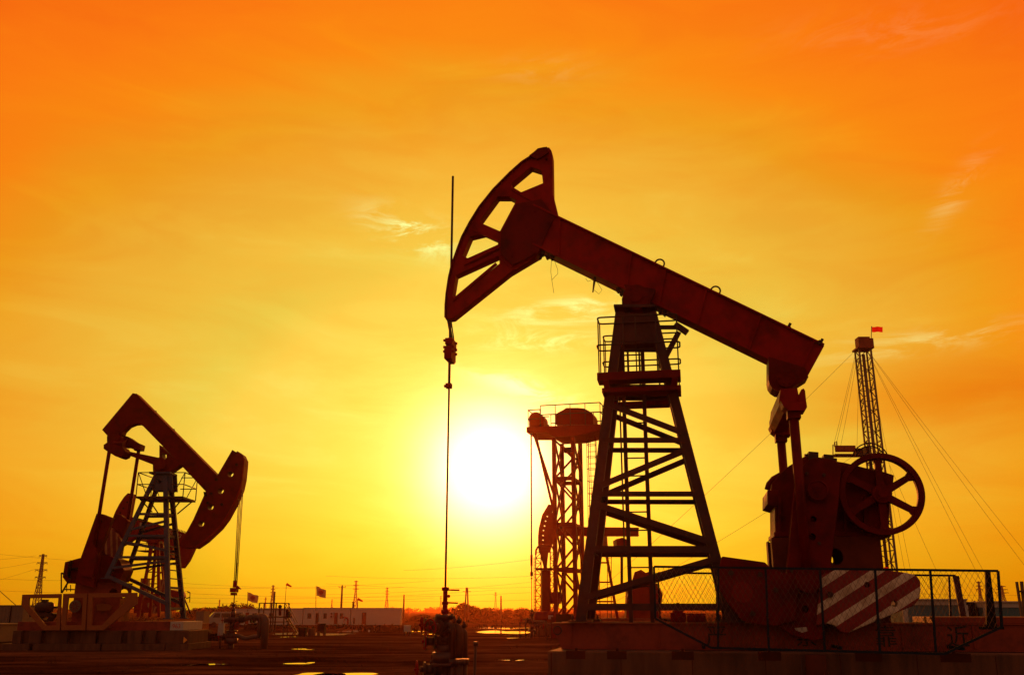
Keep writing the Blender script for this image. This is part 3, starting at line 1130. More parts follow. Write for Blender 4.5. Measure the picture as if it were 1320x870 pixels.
# --- pitmans, cranks, counterweights, near and far
top = J.p(1022.5, 530, -1.2)
pin = J.p(1041, 748, -1.2)
crank_poly = J.poly([(1037, 598), (1044, 592), (1056, 590), (1076, 594), (1083.5, 600), (1080, 650), (1074.6, 692), (1066, 770), (1060, 823), (1048, 825), (1020, 818), (1005, 808), (1008, 790), (1016, 712), (1023, 640), (1027, 612)], -1.0)
hls = [[(q[0], q[1]) for q in circle2((J.p(x, y, -1.0).x, J.p(x, y, -1.0).z), rr, 14)] for x, y, rr in ((1048, 669.5, .05), (1046.5, 692, .055), (1037.5, 784.5, .055))]
shaft = J.p(1053, 633, -1.0)
wl = J.poly([(930, 717.3), (985, 725), (991, 731), (1006, 738), (1030, 742), (1024, 800), (1000, 806), (980, 805), (956, 799.5), (940, 780), (926, 758), (924, 745)], -0.95)
wr = J.poly([(1056, 742), (1080, 733), (1140, 735.5), (1160, 737.5), (1172, 740), (1179, 743), (1183, 749), (1183.5, 760), (1182, 771), (1175, 780), (1090, 815.5), (1082, 814), (1074, 806), (1064, 803), (1050, 806)], -0.95)
# stripes on the right-hand weight, fixed from two surveyed points
q0, q1 = J.p(1074.5, 771, -1.12), J.p(1128, 736.5, -1.12)
ang = math.atan2(q1.z - q0.z, q1.x - q0.x)
pc = J.p(1101, 753.5, -1.12)
qa = J.p(1128, 743, -1.12); qb = J.p(1128, 772, -1.12)
per = (qa.z - qb.z) * math.cos(ang)
phase = 0.25 - ((-math.sin(ang) * pc.x + math.cos(ang) * pc.z) / per)
M['stripe'] = striped("hazard_stripes", (0.25, 0.004, 0.004), (0.72, 0.64, 0.54), ang, per, phase % 1.0, 0.42)
for s in (-1, 1):
    f = (lambda p: p) if s < 0 else mir
    mb = MB()
    mb.tube(f(top), f(pin), 0.083, 14)
    for p in (top, ):
        mb.cbox(f(p) - V(0, 0, .06), (0.22, 0.24, 0.16))
    mb.tube(f(pin) - V(0, .14, 0), f(pin) + V(0, .14, 0), 0.2, 20)
    for k in range(8):
        a = k * math.pi / 4
        q = f(pin) + V(math.cos(a) * .15, s * .14, math.sin(a) * .15)
        mb.tube(q, q + V(0, s * .02, 0), 0.018, 6)
    mb.build("pitman_arm", M['maroon'], jack)
    y0, y1 = sorted((s * 0.84, s * 1.07))
    mb = MB()
    mb.prism(crank_poly, y0, y1, hls)
    crank = mb.build("crank", M['maroon'], jack, 0.012)
    mb = MB()
    sh = V(shaft.x, s * 1.07, shaft.z)
    mb.tube(sh, sh + V(0, s * .05, 0), 0.19, 24)
    mb.torus(sh + V(0, s * .055, 0), (0, 1, 0), 0.16, 0.015, 28, 6)
    mb.bar(sh + V(0, s * .06, -.1), sh + V(0, s * .06, .1), 0.035, 0.02)
    mb.bar(sh + V(-.06, s * .06, 0.0), sh + V(.06, s * .06, .0), 0.03, 0.02)
    mb.bar(sh + V(-.07, s * .06, 0.05), sh + V(.07, s * .06, .05), 0.025, 0.02)
    mb.build("shaft_end", M['maroon'], crank)
    mb = MB()
    for x, y in ((1020, 735), (1056, 700), (1060, 770), (1052, 640), (1040, 610), (1062, 612)):
        q = J.p(x, y, -1.07); q.y = s * 1.07
        mb.tube(q, q + V(0, s * .04, 0), 0.03, 6)
    mb.build("crank_bolt", M['steel'], crank)
    y0, y1 = sorted((s * 0.92, s * 1.14))
    mb = MB()
    mb.prism(wl, y0, y1)
    w = mb.build("counterweight", M['maroon'], jack, 0.02)
    w['label'] = "plain dark red counterweight"
    mb = MB()
    q = J.p(957, 763, -1.14); q.y = s * 1.14
    mb.tube(q, q + V(0, s * .012, 0), 0.17, 24)
    mb.build("painted_disc", M['redink'] if False else M['red_far'], w)
    mb = MB()
    for x, y in ((980, 740), (942, 738), (970, 790), (1000, 760)):
        q = J.p(x, y, -1.14); q.y = s * 1.14
        mb.tube(q, q + V(0, s * .05, 0), 0.045, 6)
    mb.build("weight_bolt", M['steel'], w)
    mb = MB()
    mb.prism(wr, y0, y1, [circle2((J.p(1150, 778, -.95).x, J.p(1150, 778, -.95).z), 0.05, 14), circle2((J.p(1115, 754, -.95).x, J.p(1115, 754, -.95).z), 0.045, 14)])
    w = mb.build("counterweight", M['stripe'], jack, 0.02)
    w['label'] = "red and white striped counterweight"
    mb = MB()
    for x, y in ((1070, 766), (1132, 800)):
        q = J.p(x, y, -1.14); q.y = s * 1.14
        mb.tube(q, q + V(0, s * .05, 0), 0.05, 6)
    mb.build("weight_bolt", M['steel'], w)
    # pale patch low on the crank
    if s < 0:
        mb = MB()
        mb.prism(J.poly([(1024, 809), (1040, 807.5), (1041, 813), (1034, 815), (1026, 812)], -1.07), -1.074, -1.07 + 0.001)
        mb.build("bare_metal_patch", M['greywall'], crank)

# --- gearbox on its pedestal
gb = J.poly([(995.5, 645), (990, 640), (992, 628), (1000, 618), (1013, 606), (1023.5, 599.5), (1032.6, 594), (1053.8, 597), (1084, 602), (1109.8, 608.6), (1128.8, 612.4), (1144.5, 617.5), (1143, 632), (1139, 640), (1138, 692), (996, 692)])
mb = MB()
mb.prism(gb, -0.55, 0.55)
gear = mb.build("gearbox", M['maroon'], jack, 0.012)
mb = MB()
mb.prism(J.poly([(986, 637), (1000, 636), (1000, 656), (996, 657), (986, 654)]), -0.6, 0.6)
mb.prism(J.poly([(994, 689), (1140, 689), (1140, 694.5), (994, 694.5)]), -0.62, 0.62)
for x0 in (1005, 1030, 1090, 1115):
    mb.bar(J.p(x0, 640, -.58), J.p(x0, 690, -.58), 0.05, 0.08)
mb.build("gearbox_flange", M['maroon'], gear, 0.006)
mb = MB()
mb.path([J.p(1006, 612, -.2), J.p(997, 617, -.2), J.p(991, 624, -.2), J.p(989, 631, -.2)], 0.05, 8)
mb.path([J.p(1006, 612, .3), J.p(997, 617, .3), J.p(991, 624, .3), J.p(989, 631, .3)], 0.05, 8)
mb.build("lifting_hook", M['maroon'], gear)
mb = MB()
for xa, xb, y in ((1041.5, 1054, 583), (1061, 1073.5, 586.5)):
    mb.prism(J.poly([(xa, y), (xb, y + 1), (xb, y + 18), (xa, y + 18)], -0.5), -0.62, -0.3)
mb.tube(J.p(1039, 590, -.46), J.p(1077, 595, -.46), 0.04, 8)
mb.tube(J.p(1037, 590, -.46), J.p(1041, 590, -.46), 0.07, 8)
mb.tube(J.p(1073.5, 594, -.46), J.p(1078.5, 594.5, -.46), 0.055, 8)
mb.tube(J.p(1086, 601, -.4), J.p(1086, 598, -.4), 0.05, 8)
mb.build("cover_bolt", M['steel'], gear)

zt = J.p(1060, 692, -.62).z
x0, x1 = J.p(996, 715, -.62).x, J.p(1137.5, 715, -.62).x
mb = MB()
pp = [(x0, 1.47), (x1 + .03, 1.47), (x1 - .02, zt), (x0, zt)]
hc = J.p(1078, 717, -.62)
for s in (-1, 1):
    y = s * 0.60
    mb.prism(pp, y - .015, y + .015, [circle2((hc.x, hc.z), 0.135, 20, 0.85)])
mb.box(x0 + .001, x0 + .03, -.584, -.3, 1.47, zt - .001)
mb.box(x0 + .001, x0 + .03, .3, .584, 1.47, zt - .001)
mb.box(x0 + .001, x0 + .03, -.3, .3, 1.47, zt - .75)
mb.box(x1 - .06, x1 - .03, -.584, .584, 1.47, zt - .001)
mb.build("gearbox_pedestal", M['pedestal'], jack)

# --- big spoked sheave
mb = MB()
pcn = J.p(1135.6, 636.8, -0.72)
rO = abs(J.p(1190.7, 636.8, -0.72).x - pcn.x)
prof = []
nn = 64
for k, (y, r) in enumerate(((-.11, rO), (-.04, rO - .015), (.03, rO), (.11, rO), (.11, rO - .085), (.04, rO - .1), (-.05, rO - .1), (-.11, rO - .085))):
    prof.append([pcn + V(r * math.cos(2 * math.pi * i / nn), y, r * math.sin(2 * math.pi * i / nn)) for i in range(nn)])
mb.rings(prof + [prof[0]], caps=False, smooth=False)
wheel = mb.build("sheave", M['maroon'], jack)
for k in range(6):
    a = R(90 + 60 * k)
    d = V(math.cos(a), 0, math.sin(a))
    mb = MB()
    mb.bar(pcn + d * 0.1, pcn + d * (rO - .06), 0.13, 0.07, w2=0.105)
    mb.bar(pcn + d * (rO - .16), pcn + d * (rO - .07), 0.12, 0.08, w2=0.2)
    mb.build("spoke", M['maroon'], wheel)
mb = MB()
mb.drum(pcn, (0, 1, 0), ((-.14, .14, .16), (-.2, .5, .075), (-.16, -.13, .11)))
mb.build("hub", M['maroon'], wheel)
mb = MB()
for r in (0.30, 0.245):
    c = J.p(1122, 592, 0.45)
    mb.path([c + V(r * 1.05 * math.cos(R(a)), 0, r * math.sin(R(a))) for a in range(8, 173, 12)], 0.013, 6)
mb.tube(J.p(1122, 592, .45), J.p(1126, 640, .45), 0.03, 8)
mb.build("belt_guard", M['steel'], jack)

# --- skid
zs, zb = 1.47, 1.07
y0 = -0.82
xl, xr = J.p(711, 803, y0).x, 7.6
mb = MB()
xl2 = J.p(723.5, 833, y0).x
for s in (-1, 1):
    ya, yb = sorted((s * 0.82, s * 0.62))
    mb.prism([(xl, zs), (xl, zs - .05), (xl2, zb), (xr, zb), (xr, zs)], ya + .02, yb - .02)
    mb.box(xl - .005, xr, s * 0.72 - .115, s * 0.72 + .115, zs - .001, zs + .018)
    mb.box(xl2, xr, s * 0.72 - .115, s * 0.72 + .115, zb - .018, zb + .001)
for x in (xl + .15, -0.9, 0.2, 1.6, 2.6, 3.6, 4.6, 5.8, 7.0):
    mb.box(x, x + .16, -0.63, 0.63, zb + .02, zs - .02)
skid = mb.build("skid", M['ochre'], jack, 0.004)
mb = MB()
for x in (-1.35, 0.15, 1.35, 2.1, 3.1, 4.1, 5.2, 6.2):
    mb.box(x, x + .025, -0.828, -0.798, zb + .03, zs - .02)
mb.build("skid_rib", M['ochre'], skid)
# raised rear part of the skid for the motor
xa = J.p(1206, 800, -0.9).x
mb = MB()
mb.box(xa, xr, -0.8, 0.8, zs + .02, J.p(1240, 795, -.95).z)
mb.build("motor_base", M['ochre'], skid, 0.006)


def lettering(text, size, mat, parent, loc, rot, name="lettering", depth=0.004, sx=1.0):
    cu = bpy.data.curves.new(name, 'FONT')
    cu.body = text
    cu.size = size
    cu.align_x = 'CENTER'; cu.align_y = 'CENTER'
    cu.extrude = depth / 2
    o = bpy.data.objects.new(name, cu)
    col.objects.link(o)
    dg = bpy.context.evaluated_depsgraph_get()
    me = bpy.data.meshes.new_from_object(o.evaluated_get(dg))
    bpy.data.objects.remove(o)
    me.name = name
    me.materials.clear()
    me.materials.append(mat)
    k = bpy.data.objects.new(name, me)
    col.objects.link(k)
    k.parent = parent
    k.location = loc
    k.rotation_euler = rot
    k.scale = (sx, 1, 1)
    return k


for ch, x, y in (("严", 924, 821), ("禁", 1040, 827), ("靠", 1143, 828), ("近", 1236, 828)):
    q = J.p(x, y, -0.81)
    lettering(ch, 0.36, M['ink'], skid, (q.x, -0.8035, (zs + zb) / 2 - .01), (R(90), 0, 0))
# hook rings and small fittings on the skid
mb = MB()
q = J.p(718.5, 812, -0.82)
mb.torus(q, (0, 1, 0), 0.07, 0.012, 20, 6)
mb.build("shackle_ring", M['steel'], skid)

# --- things that stand on the skid
jb = J.p(874, 803, -0.2)
b = thing("junction_box", "small red box with a stub pipe on the near skid between the tower legs", "junction box", J.m @ V(jb.x, 0.7, 1.49), J.rz)
mb = MB(); mb.box(-.14, .14, -.1, .1, 0, .16); mb.box(-.1, .1, -.08, .08, .16, .2)
mb.build("housing", M['red'], b, 0.01)
mb = MB(); mb.tube((0, 0, .2), (0, 0, .34), 0.03); mb.build("stub_pipe", M['steel'], b)
b = thing("tool_box", "low red tool box on the skid left of the plain counterweight", "tool box", J.m @ V(J.p(898, 802, .7).x, 0.7, 1.49), J.rz)
mb = MB(); mb.box(-.17, .17, -.1, .1, 0, .12); mb.build("body", M['red'], b, 0.01)
mb = MB(); mb.box(-.175, .175, -.105, .105, .122, .15); mb.build("lid", M['red'], b, 0.006)

# --- concrete foundation
ff = framed("foundation", J, "large stained concrete foundation block under the near pumping unit", "foundation")
xf = J.p(706, 845, -1.5).x
mb = MB()
zc = 1.045
mb.box(xf, 8.2, -1.5, 1.5, -0.2, zc)
mb.build("block", M['concrete'], ff, 0.02)
mb = MB()
for x, w in ((J.p(742, 838, -1.5).x, .2), (J.p(795, 840, -1.5).x, .2), (J.p(880, 842, -1.5).x, .22), (J.p(992, 845, -1.5).x, .22), (J.p(1120, 848, -1.5).x, .25), (J.p(1232, 848, -1.5).x, .28)):
    mb.box(x - w * .8, x + w * .8, -1.503, -1.3, zc - .12, zc + .006)
    mb.tube(V(x, -1.4, zc), V(x, -1.4, zc + .05), 0.025, 6)
mb.build("anchor_pocket", M['rustpipe'], ff)
mb = MB()
for i in range(9):
    x = -1.6 + i * 1.15
    mb.box(x, x + .012, -1.502, -1.49, -0.1, zc - .02)
mb.build("formwork_joint", M['rustpipe'], ff)
pz = J.p(1052, 850, -1.85)
t = thing("drain_pipe", "upright rusty drain pipe standing against the near concrete foundation", "pipe", J.m @ V(pz.x, -1.82, 0), J.rz)
mb = MB(); mb.tube((0, 0, -.1), (0, 0, 1.03), 0.16, 18); mb.build("pipe", M['rustpipe'], t)
mb = MB(); mb.tube((0, 0, .45), (0, 0, .5), 0.19, 18); mb.tube((-.22, 0, 0), (-.22, 0, 1.0), 0.012, 6); mb.build("flange", M['steel'], t)

# --- polished rod and bridle hanging from the head
ph = J.p(575.2, 700, 0)
pr = thing("polished_rod", "long thin polished rod hanging from the near horsehead down to the wellhead", "polished rod", J.m @ V(ph.x, 0, 0), J.rz)


def zr(py):
    return J.p(576, py, 0).z


mb = MB()
mb.tube((0, 0, zr(760)), (0, 0, zr(500)), 0.020, 8)
mb.tube((0, 0, zr(500)), (0, 0, zr(415)), 0.026, 8)
mb.tube((-.0, 0, zr(415)), (-.0, 0, zr(228)), 0.024, 8)
mb.build("rod", M['steel'], pr)
mb = MB()
xt = J.p(576.6, 413, 0).x - ph.x
for y in (-.10, -.035, .035, .10):
    mb.tube((xt * 1.0 + .02, y, zr(412)), (0.045, y * .8, zr(440)), 0.013, 6)
for y in (-.10, .10):
    mb.tube((xt + .055, y, zr(412)), (0.07, y * .8, zr(440)), 0.013, 6)
mb.build("bridle_rope", M['wire'], pr)
mb = MB()
mb.box(-.05, .09, -.2, .2, zr(447), zr(439))
mb.box(-.065, .08, -.2, .2, zr(465), zr(449))
mb.box(-.02, .08, -.12, .12, zr(468), zr(464))
for z in (zr(441), zr(449.5), zr(455)):
    for y in (-.13, .13):
        mb.tube((-.1, y, z), (.12, y, z), 0.028, 6)
mb.build("carrier_bar", M['red'], pr)
mb = MB()
mb.box(-.06, .05, -.06, .06, zr(500.5), zr(494.5))
mb.tube((-.10, 0, zr(497.5)), (.06, 0, zr(497.5)), 0.03, 6)
mb.build("rod_clamp", M['red'], pr)

# --- wellhead under it
wo = J.m @ V(ph.x, 0, 0)
WF = Frame((wo.x, wo.y, 0), 0)
wh = framed("wellhead", WF, "near wellhead with red handwheels and bent flow pipes below the long polished rod", "wellhead", "wellheads of the field")


def wz(py):
    return WF.p(574, py, 0).z


def wx(px, y=0.0):
    return WF.p(px, 810, y).x


x0_ = 0.0
mb = MB()
for a, b, r in ((756.5, 761, .068), (761, 776, .043), (775, 779, .062), (779, 786, .048), (785, 790.5, .072), (790, 793, .05)):
    mb.tube((x0_, 0, wz(b)), (x0_, 0, wz(a)), r, 16)
mb.ball((x0_ + .065, 0, wz(768)), 0.03)
mb.build("stuffing_box", M['red'], wh)
for py, tip in ((760, 591.5), (776.5, 590)):
    mb = MB()
    mb.tube((.05, 0, wz(py)), (wx(tip) - x0_ if False else (tip - 574.5) / 64.0, -.05, wz(py + .5)), 0.016, 6)
    mb.build("lever_handle", M['red'], wh)
mb = MB()
for a, b, r in ((792, 797, .18), (797, 806, .10), (806, 809, .15), (809, 822, .095), (821, 826, .14), (826, 832, .1), (831, 841, .16), (840, 854, .22), (854, 858, .25), (858, 900, .12)):
    mb.tube((x0_, 0, wz(b)), (x0_, 0, wz(a)), r, 20)
for py in (794.5, 807.5, 823.5, 836):
    for k in range(8):
        a = k * math.pi / 4 + .2
        q = V(x0_ + .15 * math.cos(a), .15 * math.sin(a), wz(py))
        mb.tube(q - V(0, 0, .05), q + V(0, 0, .05), 0.016, 6)
mb.build("tree_body", M['green'], wh)


def handwheel(parent, c, axis, r, mat, spokes=5, rt=0.013):
    mb = MB()
    c = Vector(c); axis = Vector(axis).normalized()
    mb.torus(c, axis, r, rt, 28, 6)
    a, b = MB.basis(axis)
    for k in range(spokes):
        t = 2 * math.pi * k / spokes
        mb.tube(c, c + (a * math.cos(t) + b * math.sin(t)) * r, rt * .7, 5)
    mb.tube(c - axis * .04, c + axis * .05, rt * 2, 8)
    return mb.build("handwheel", mat, parent)


def valve(parent, c, px_dir, px_len, r, wheel_r, name="valve", mat=None):
    """gate valve along a direction with stem and handwheel"""
    d = Vector(px_dir).normalized()
    c = Vector(c)
    mb = MB()
    mb.drum(c, d, ((0.05, .16, r * 1.35), (.16, .2, r * 1.7), (.2, .34, r), (.34, .38, r * 1.4), (.38, px_len - .06, r * .55), (px_len - .06, px_len + .06, .014)), 14)
    v = mb.build(name, mat or M['green'], parent)
    handwheel(v, c + d * px_len, d, wheel_r, M['red'])
    return v


valve(wh, (0, 0, wz(804.5)), (-1, -.22, 0), 0.43, .085, .14)
valve(wh, (0, 0, wz(808)), (-.62, -.8, 0), 0.40, .08, .14)
valve(wh, (0, 0, wz(826)), (-1, -.25, 0), 0.37, .075, .14)
valve(wh, (0, 0, wz(862)), (-1, -.2, 0), 0.50, .095, .15)
mb = MB()
mb.tube((-.22, -.05, wz(853)), (-.22, -.05, wz(843)), 0.018, 6); mb.ball((-.2, -.05, wz(853)), 0.06)
mb.build("needle_valve", M['steel'], wh)
for k, (pxv, pyt, y, r) in enumerate(((584, 799, -.12, .06), (591.5, 801, .0, .085), (598, 807, .12, .062))):
    mb = MB()
    X = (pxv - 574.5) / 64.0
    zt_ = wz(pyt) - r
    pts = [V(0.08, y * .4, wz(803 + 3 * k))]
    rr = 0.10
    for q in range(7):
        a = R(90 - 15 * q)
        pts.append(V(X - rr + rr * math.cos(a), y, zt_ - rr + rr * math.sin(a)))
    pts.append(V(X, y, wz(848)))
    mb.path(pts, r, 14)
    mb.tube((X, y, wz(856)), (X, y, wz(849)), r * 1.5, 14)
    mb.tube((X, y, wz(856)), (X, y, -0.05), r * .95, 12)
    mb.build("flow_pipe", M['insul'] if k else M['green'], wh)
mb = MB()
for X, y, py in ((.19, -.16, 800), (.27, -.1, 800), (.36, -.02, 806), (.1, -.18, 812)):
    mb.ball((X, y, wz(py)), 0.05); mb.tube((X, y, wz(py)), (X, y, wz(py - 6)), 0.02, 6)
mb.build("pressure_gauge", M['steel'], wh)

# stake by the wellhead
sg = ground_at(612, 885); sp0 = at(611, 868, 15.5)
t = thing("stake", "thin upright steel stake standing right of the near wellhead", "stake", (sp0.x, 15.5, 0))
p1 = at(613.3, 827.5, 15.5)
mb = MB(); mb.tube((-.02, 0, -.2), (p1.x - sp0.x, 0, p1.z), 0.022, 8); mb.build("post", M['steel'], t)
mb = MB(); mb.tube((p1.x - sp0.x, 0, p1.z - .05), (p1.x - sp0.x, 0, p1.z + .012), 0.036, 8); mb.build("cap", M['steel'], t)
# ------------------------------------------------------------------ wire-mesh guards beside the cranks of the near unit
def clip_line(poly, p, d):
    """part of the line p + t d inside a convex outline"""
    t0, t1 = -1e9, 1e9
    n_ = len(poly)
    area = sum(poly[i][0] * poly[(i + 1) % n_][1] - poly[(i + 1) % n_][0] * poly[i][1] for i in range(n_))
    sg_ = 1 if area > 0 else -1
    for i in range(n_):
        ax, az_ = poly[i]; bx, bz = poly[(i + 1) % n_]
        nx, nz_ = -(bz - az_) * sg_, (bx - ax) * sg_
        num = nx * (ax - p[0]) + nz_ * (az_ - p[1])
        den = nx * d[0] + nz_ * d[1]
        if abs(den) < 1e-9:
            if num > 0: return None
            continue
        t = num / den
        if den > 0: t0 = max(t0, t)
        else: t1 = min(t1, t)
    return (t0, t1) if t1 - t0 > 0.03 else None


def guard_fence(label, yl, outline, posts, rail=0.036, pitch=0.072):
    out = J.poly(outline, yl)
    g = thing("guard_fence", label, "fence", J.m @ V(0, yl, 0), J.rz, "wire mesh guards of the near pumping unit")
    mb = MB()
    for i in range(len(out)):
        a, b = out[i], out[(i + 1) % len(out)]
        mb.bar((a[0], 0, a[1]), (b[0], 0, b[1]), rail, rail)
    mb.build("frame", M['blue'], g)
    zmax = max(p[1] for p in out)
    for (xt, xb_) in posts:
        a = J.p(xt, 735, yl); b = J.p(xb_, 835, yl)
        r = clip_line(out, (b.x, b.z), (a.x - b.x, a.z - b.z))
        if not r: continue
        p0 = V(b.x + (a.x - b.x) * r[0], -.004, b.z + (a.z - b.z) * r[0]); p1 = V(b.x + (a.x - b.x) * r[1], -.004, b.z + (a.z - b.z) * r[1])
        mb = MB(); mb.bar(p0, p1, 0.034, 0.03)
        mb.build("post", M['blue'], g)
    mb = MB()
    cx_ = [p[0] for p in out]; cz_ = [p[1] for p in out]
    for s in (1, -1):
        d = (0.5, 0.866 * s)
        x = min(cx_) - 2
        while x < max(cx_) + 2:
            r = clip_line(out, (x, min(cz_)), d)
            if r:
                mb.tube((x + d[0] * r[0], 0.006 * s, min(cz_) + d[1] * r[0]), (x + d[0] * r[1], 0.006 * s, min(cz_) + d[1] * r[1]), 0.0026, 3)
            x += pitch / 0.866
    mb.build("wire_mesh", M['wiremesh'], g)
    for xx in (0.9, 3.0, 4.8):
        mb = MB(); mb.bar(V(xx, 0.03 if yl < 0 else -.03, 1.13), V(xx, -yl - .84 if yl < 0 else .84 - yl, 1.13), .05, .05); mb.build("bracket", M['blue'], g)
    return g


guard_fence("long wire mesh guard in front of the cranks and the striped counterweight", -1.75,
            [(843, 730), (926, 731.2), (1286.5, 735.5), (1291.5, 807.5), (1217, 842.5), (917, 834.5), (845, 797)],
            [(926, 925.5), (987, 991), (1057, 1063), (1128, 1134), (1199, 1206)])
guard_fence("far wire mesh guard seen behind the gearbox of the near pumping unit", 1.25,
            [(848, 738), (1231.5, 741.5), (1240, 800), (1196, 815), (917, 812), (851, 797)],
            [(924, 924), (1000, 1002), (1145, 1148), (1223, 1227)])
# stays that hold the guards
t = thing("fence_stay", "dark leaning post at the right end of the front wire mesh guard", "post", J.m @ V(J.p(1274, 800, -1.5).x, -1.5, 0), J.rz)
xo = J.p(1274, 800, -1.5).x
a, b = J.p(1273, 737, -1.5), J.p(1278, 809, -1.5)
mb = MB(); mb.bar(V(a.x - xo, 0, a.z), V(b.x - xo, 0, b.z), 0.07, 0.06, w2=0.15); mb.build("post", M['dark'], t)
mb = MB(); mb.cbox((b.x - xo, 0, b.z), (.3, .25, .04)); mb.build("foot_plate", M['dark'], t)
t = thing("fence_stay", "blue grey slanting stay at the right end of the far wire mesh guard", "post", J.m @ V(J.p(1238, 800, 1.2).x, 1.12, 0), J.rz)
xo = J.p(1238, 800, 1.2).x
a, b = J.p(1232, 742, 1.12), J.p(1242, 797, 1.12)
mb = MB(); mb.bar(V(a.x - xo, 0, a.z), V(b.x - xo, 0, b.z), 0.10, 0.06); mb.build("post", M['bluegrey'], t)
mb = MB(); mb.cbox((b.x - xo, 0, b.z), (.25, .2, .04)); mb.build("foot_plate", M['bluegrey'], t)

# crossed timber stakes at the right edge, and a red lamp on the mast side
t = thing("crossed_stakes", "two dark crossed stakes standing behind the skid at the far right", "stakes", at(1316, 800, 24))
o = Vector(t.location)
for (x0_, y0_, x1_, y1_), w in (((1310.5, 749.5, 1319.5, 800), .045), ((1316.8, 749, 1318.5, 800), .06)):
    a, b = at(x0_, y0_, 24), at(x1_, y1_, 24)
    mb = MB(); mb.bar(a - o, V((b - o).x, 0, -o.z - .1), w, .06); mb.build("stake", M['wood'], t)
mb = MB(); mb.torus((at(1317, 762, 24) - o), (0.1, 0, 1), .07, .02, 14, 6); mb.build("binding", M['wire'], t)
# ------------------------------------------------------------------ the pumping unit on the left
def left_frame(px, py, Y):
    q = at(px, py, Y)
    return Frame((q.x, Y, 0), 0)


K = left_frame(205, 790, 46.2)
GRP = "pumping units of the field"
unit = framed("pumping_unit", K, "pumping unit on the left with blue grey tower and solid holed horsehead facing right", "pumping unit", GRP)
mb = MB()
mb.prism(K.poly([(173.4, 507.8), (177.5, 508.8), (282, 614), (268, 635), (235, 600), (210, 574), (187, 550.6), (181.3, 547), (174.4, 547.7), (167.5, 550.6), (161, 557), (159.4, 561.5), (141, 562.6), (134, 555)]), -0.24, 0.24)
kb = mb.build("walking_beam", M['maroon'], unit, 0.01)
mb = MB()
a, b = K.p(178, 509, 0), K.p(282, 613.5, 0)
mb.bar(a, b, 0.04, 0.62)
mb.build("top_flange", M['red'], kb)  # sunlit upper edge of the beam, put into this bar's brighter red
for x, y in ((200.5, 530.5), (224, 554), (251, 582.5), (276.5, 608.5)):
    c = K.p(x, y, 0)
    mb = MB(); mb.torus(c + V(0, 0, .0), (0, 1, 0), 0.045, 0.014, 14, 6); mb.build("lifting_eye", M['steel'], kb)
mb = MB()
hp = K.poly([(301.8, 581), (307, 584.3), (308, 582.4), (314.8, 587), (317, 592), (316.5, 601), (314.8, 618), (312, 631), (305, 648), (293.6, 669), (284.5, 681), (266.8, 697.6), (254, 706.4), (238, 707), (234, 703), (252, 670), (268, 634), (282.6, 614)])
hh = []
for x, y in ((300.5, 612), (288, 633.6), (275, 654.2), (263, 675.6)):
    c = K.p(x - 1.0, y, 0)
    hh.append(circle2((c.x, c.z), 0.14, 16))
mb.prism(hp, -0.33, 0.33, hh)
kh = mb.build("horsehead", M['maroon'], unit, 0.01)
mb = MB()
arc = [K.p(x, y, 0) for x, y in [(317, 593), (316.5, 601), (314.8, 618), (312, 631), (305, 648), (293.6, 669), (284.5, 681), (266.8, 697.6), (254, 706.4)]]
for p, q in zip(arc[:-1], arc[1:]):
    mb.bar(p, q, 0.05, 0.74)
mb.build("wear_plate", M['red'], kh)
mb = MB()
for x, y in ((279, 618), (272, 636), (268, 648), (286, 650), (305, 599)):
    q = K.p(x, y, -.33); mb.tube(q, q - V(0, .05, 0), 0.07, 10)
mb.prism(K.poly([(265, 634.5), (269, 635), (270, 640), (266, 641)]), -.34, .34)
mb.build("head_bolt", M['dark'], kh)
# saddle
mb = MB()
mb.prism(K.poly([(208, 574.5), (235.5, 599.5), (220, 610.5), (200, 611.5), (199.5, 596), (208, 590)]), -0.28, 0.28, [K.poly([(210.8, 584.6), (217.2, 585.6), (217.2, 590.6), (215, 593.5), (211.4, 590)])])
mb.prism(K.poly([(219.5, 587), (223.5, 589.5), (220, 592.5)]), -0.3, 0.3)
c = K.p(210, 601, 0); mb.tube(c + V(0, -.5, 0), c + V(0, .5, 0), 0.24, 20)
mb.build("saddle_bearing", M['maroon'], unit)
# tower
A0, A1 = K.p(217, 797, -1.05), K.p(213.5, 612, -0.3)
B0, B1 = K.p(137.5, 745, -1.05), K.p(201.5, 612, -0.3)
P = K


def leg_at(a, b, py, fr):
    lo, hi = 0.0, 1.2
    for _ in range(40):
        t = (lo + hi) / 2
        if fr.scr(lerp(a, b, t))[1] > py: lo = t
        else: hi = t
    return lerp(a, b, t)


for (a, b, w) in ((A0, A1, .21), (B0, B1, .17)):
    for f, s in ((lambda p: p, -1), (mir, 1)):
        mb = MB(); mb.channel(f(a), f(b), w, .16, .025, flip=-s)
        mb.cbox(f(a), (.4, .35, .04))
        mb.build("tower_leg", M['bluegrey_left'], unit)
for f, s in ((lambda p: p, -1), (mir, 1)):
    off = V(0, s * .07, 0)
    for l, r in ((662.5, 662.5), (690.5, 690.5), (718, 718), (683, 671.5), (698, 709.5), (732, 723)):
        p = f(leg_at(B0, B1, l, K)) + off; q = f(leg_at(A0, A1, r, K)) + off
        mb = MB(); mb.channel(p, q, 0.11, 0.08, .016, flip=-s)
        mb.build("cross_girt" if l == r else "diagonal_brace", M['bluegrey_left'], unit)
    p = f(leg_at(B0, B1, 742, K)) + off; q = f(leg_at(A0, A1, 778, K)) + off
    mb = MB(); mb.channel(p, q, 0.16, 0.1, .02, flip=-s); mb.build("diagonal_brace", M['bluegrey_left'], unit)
    p = f(leg_at(A0, A1, 641, K)) + off; q = f(leg_at(B0, B1, 655, K)) + off
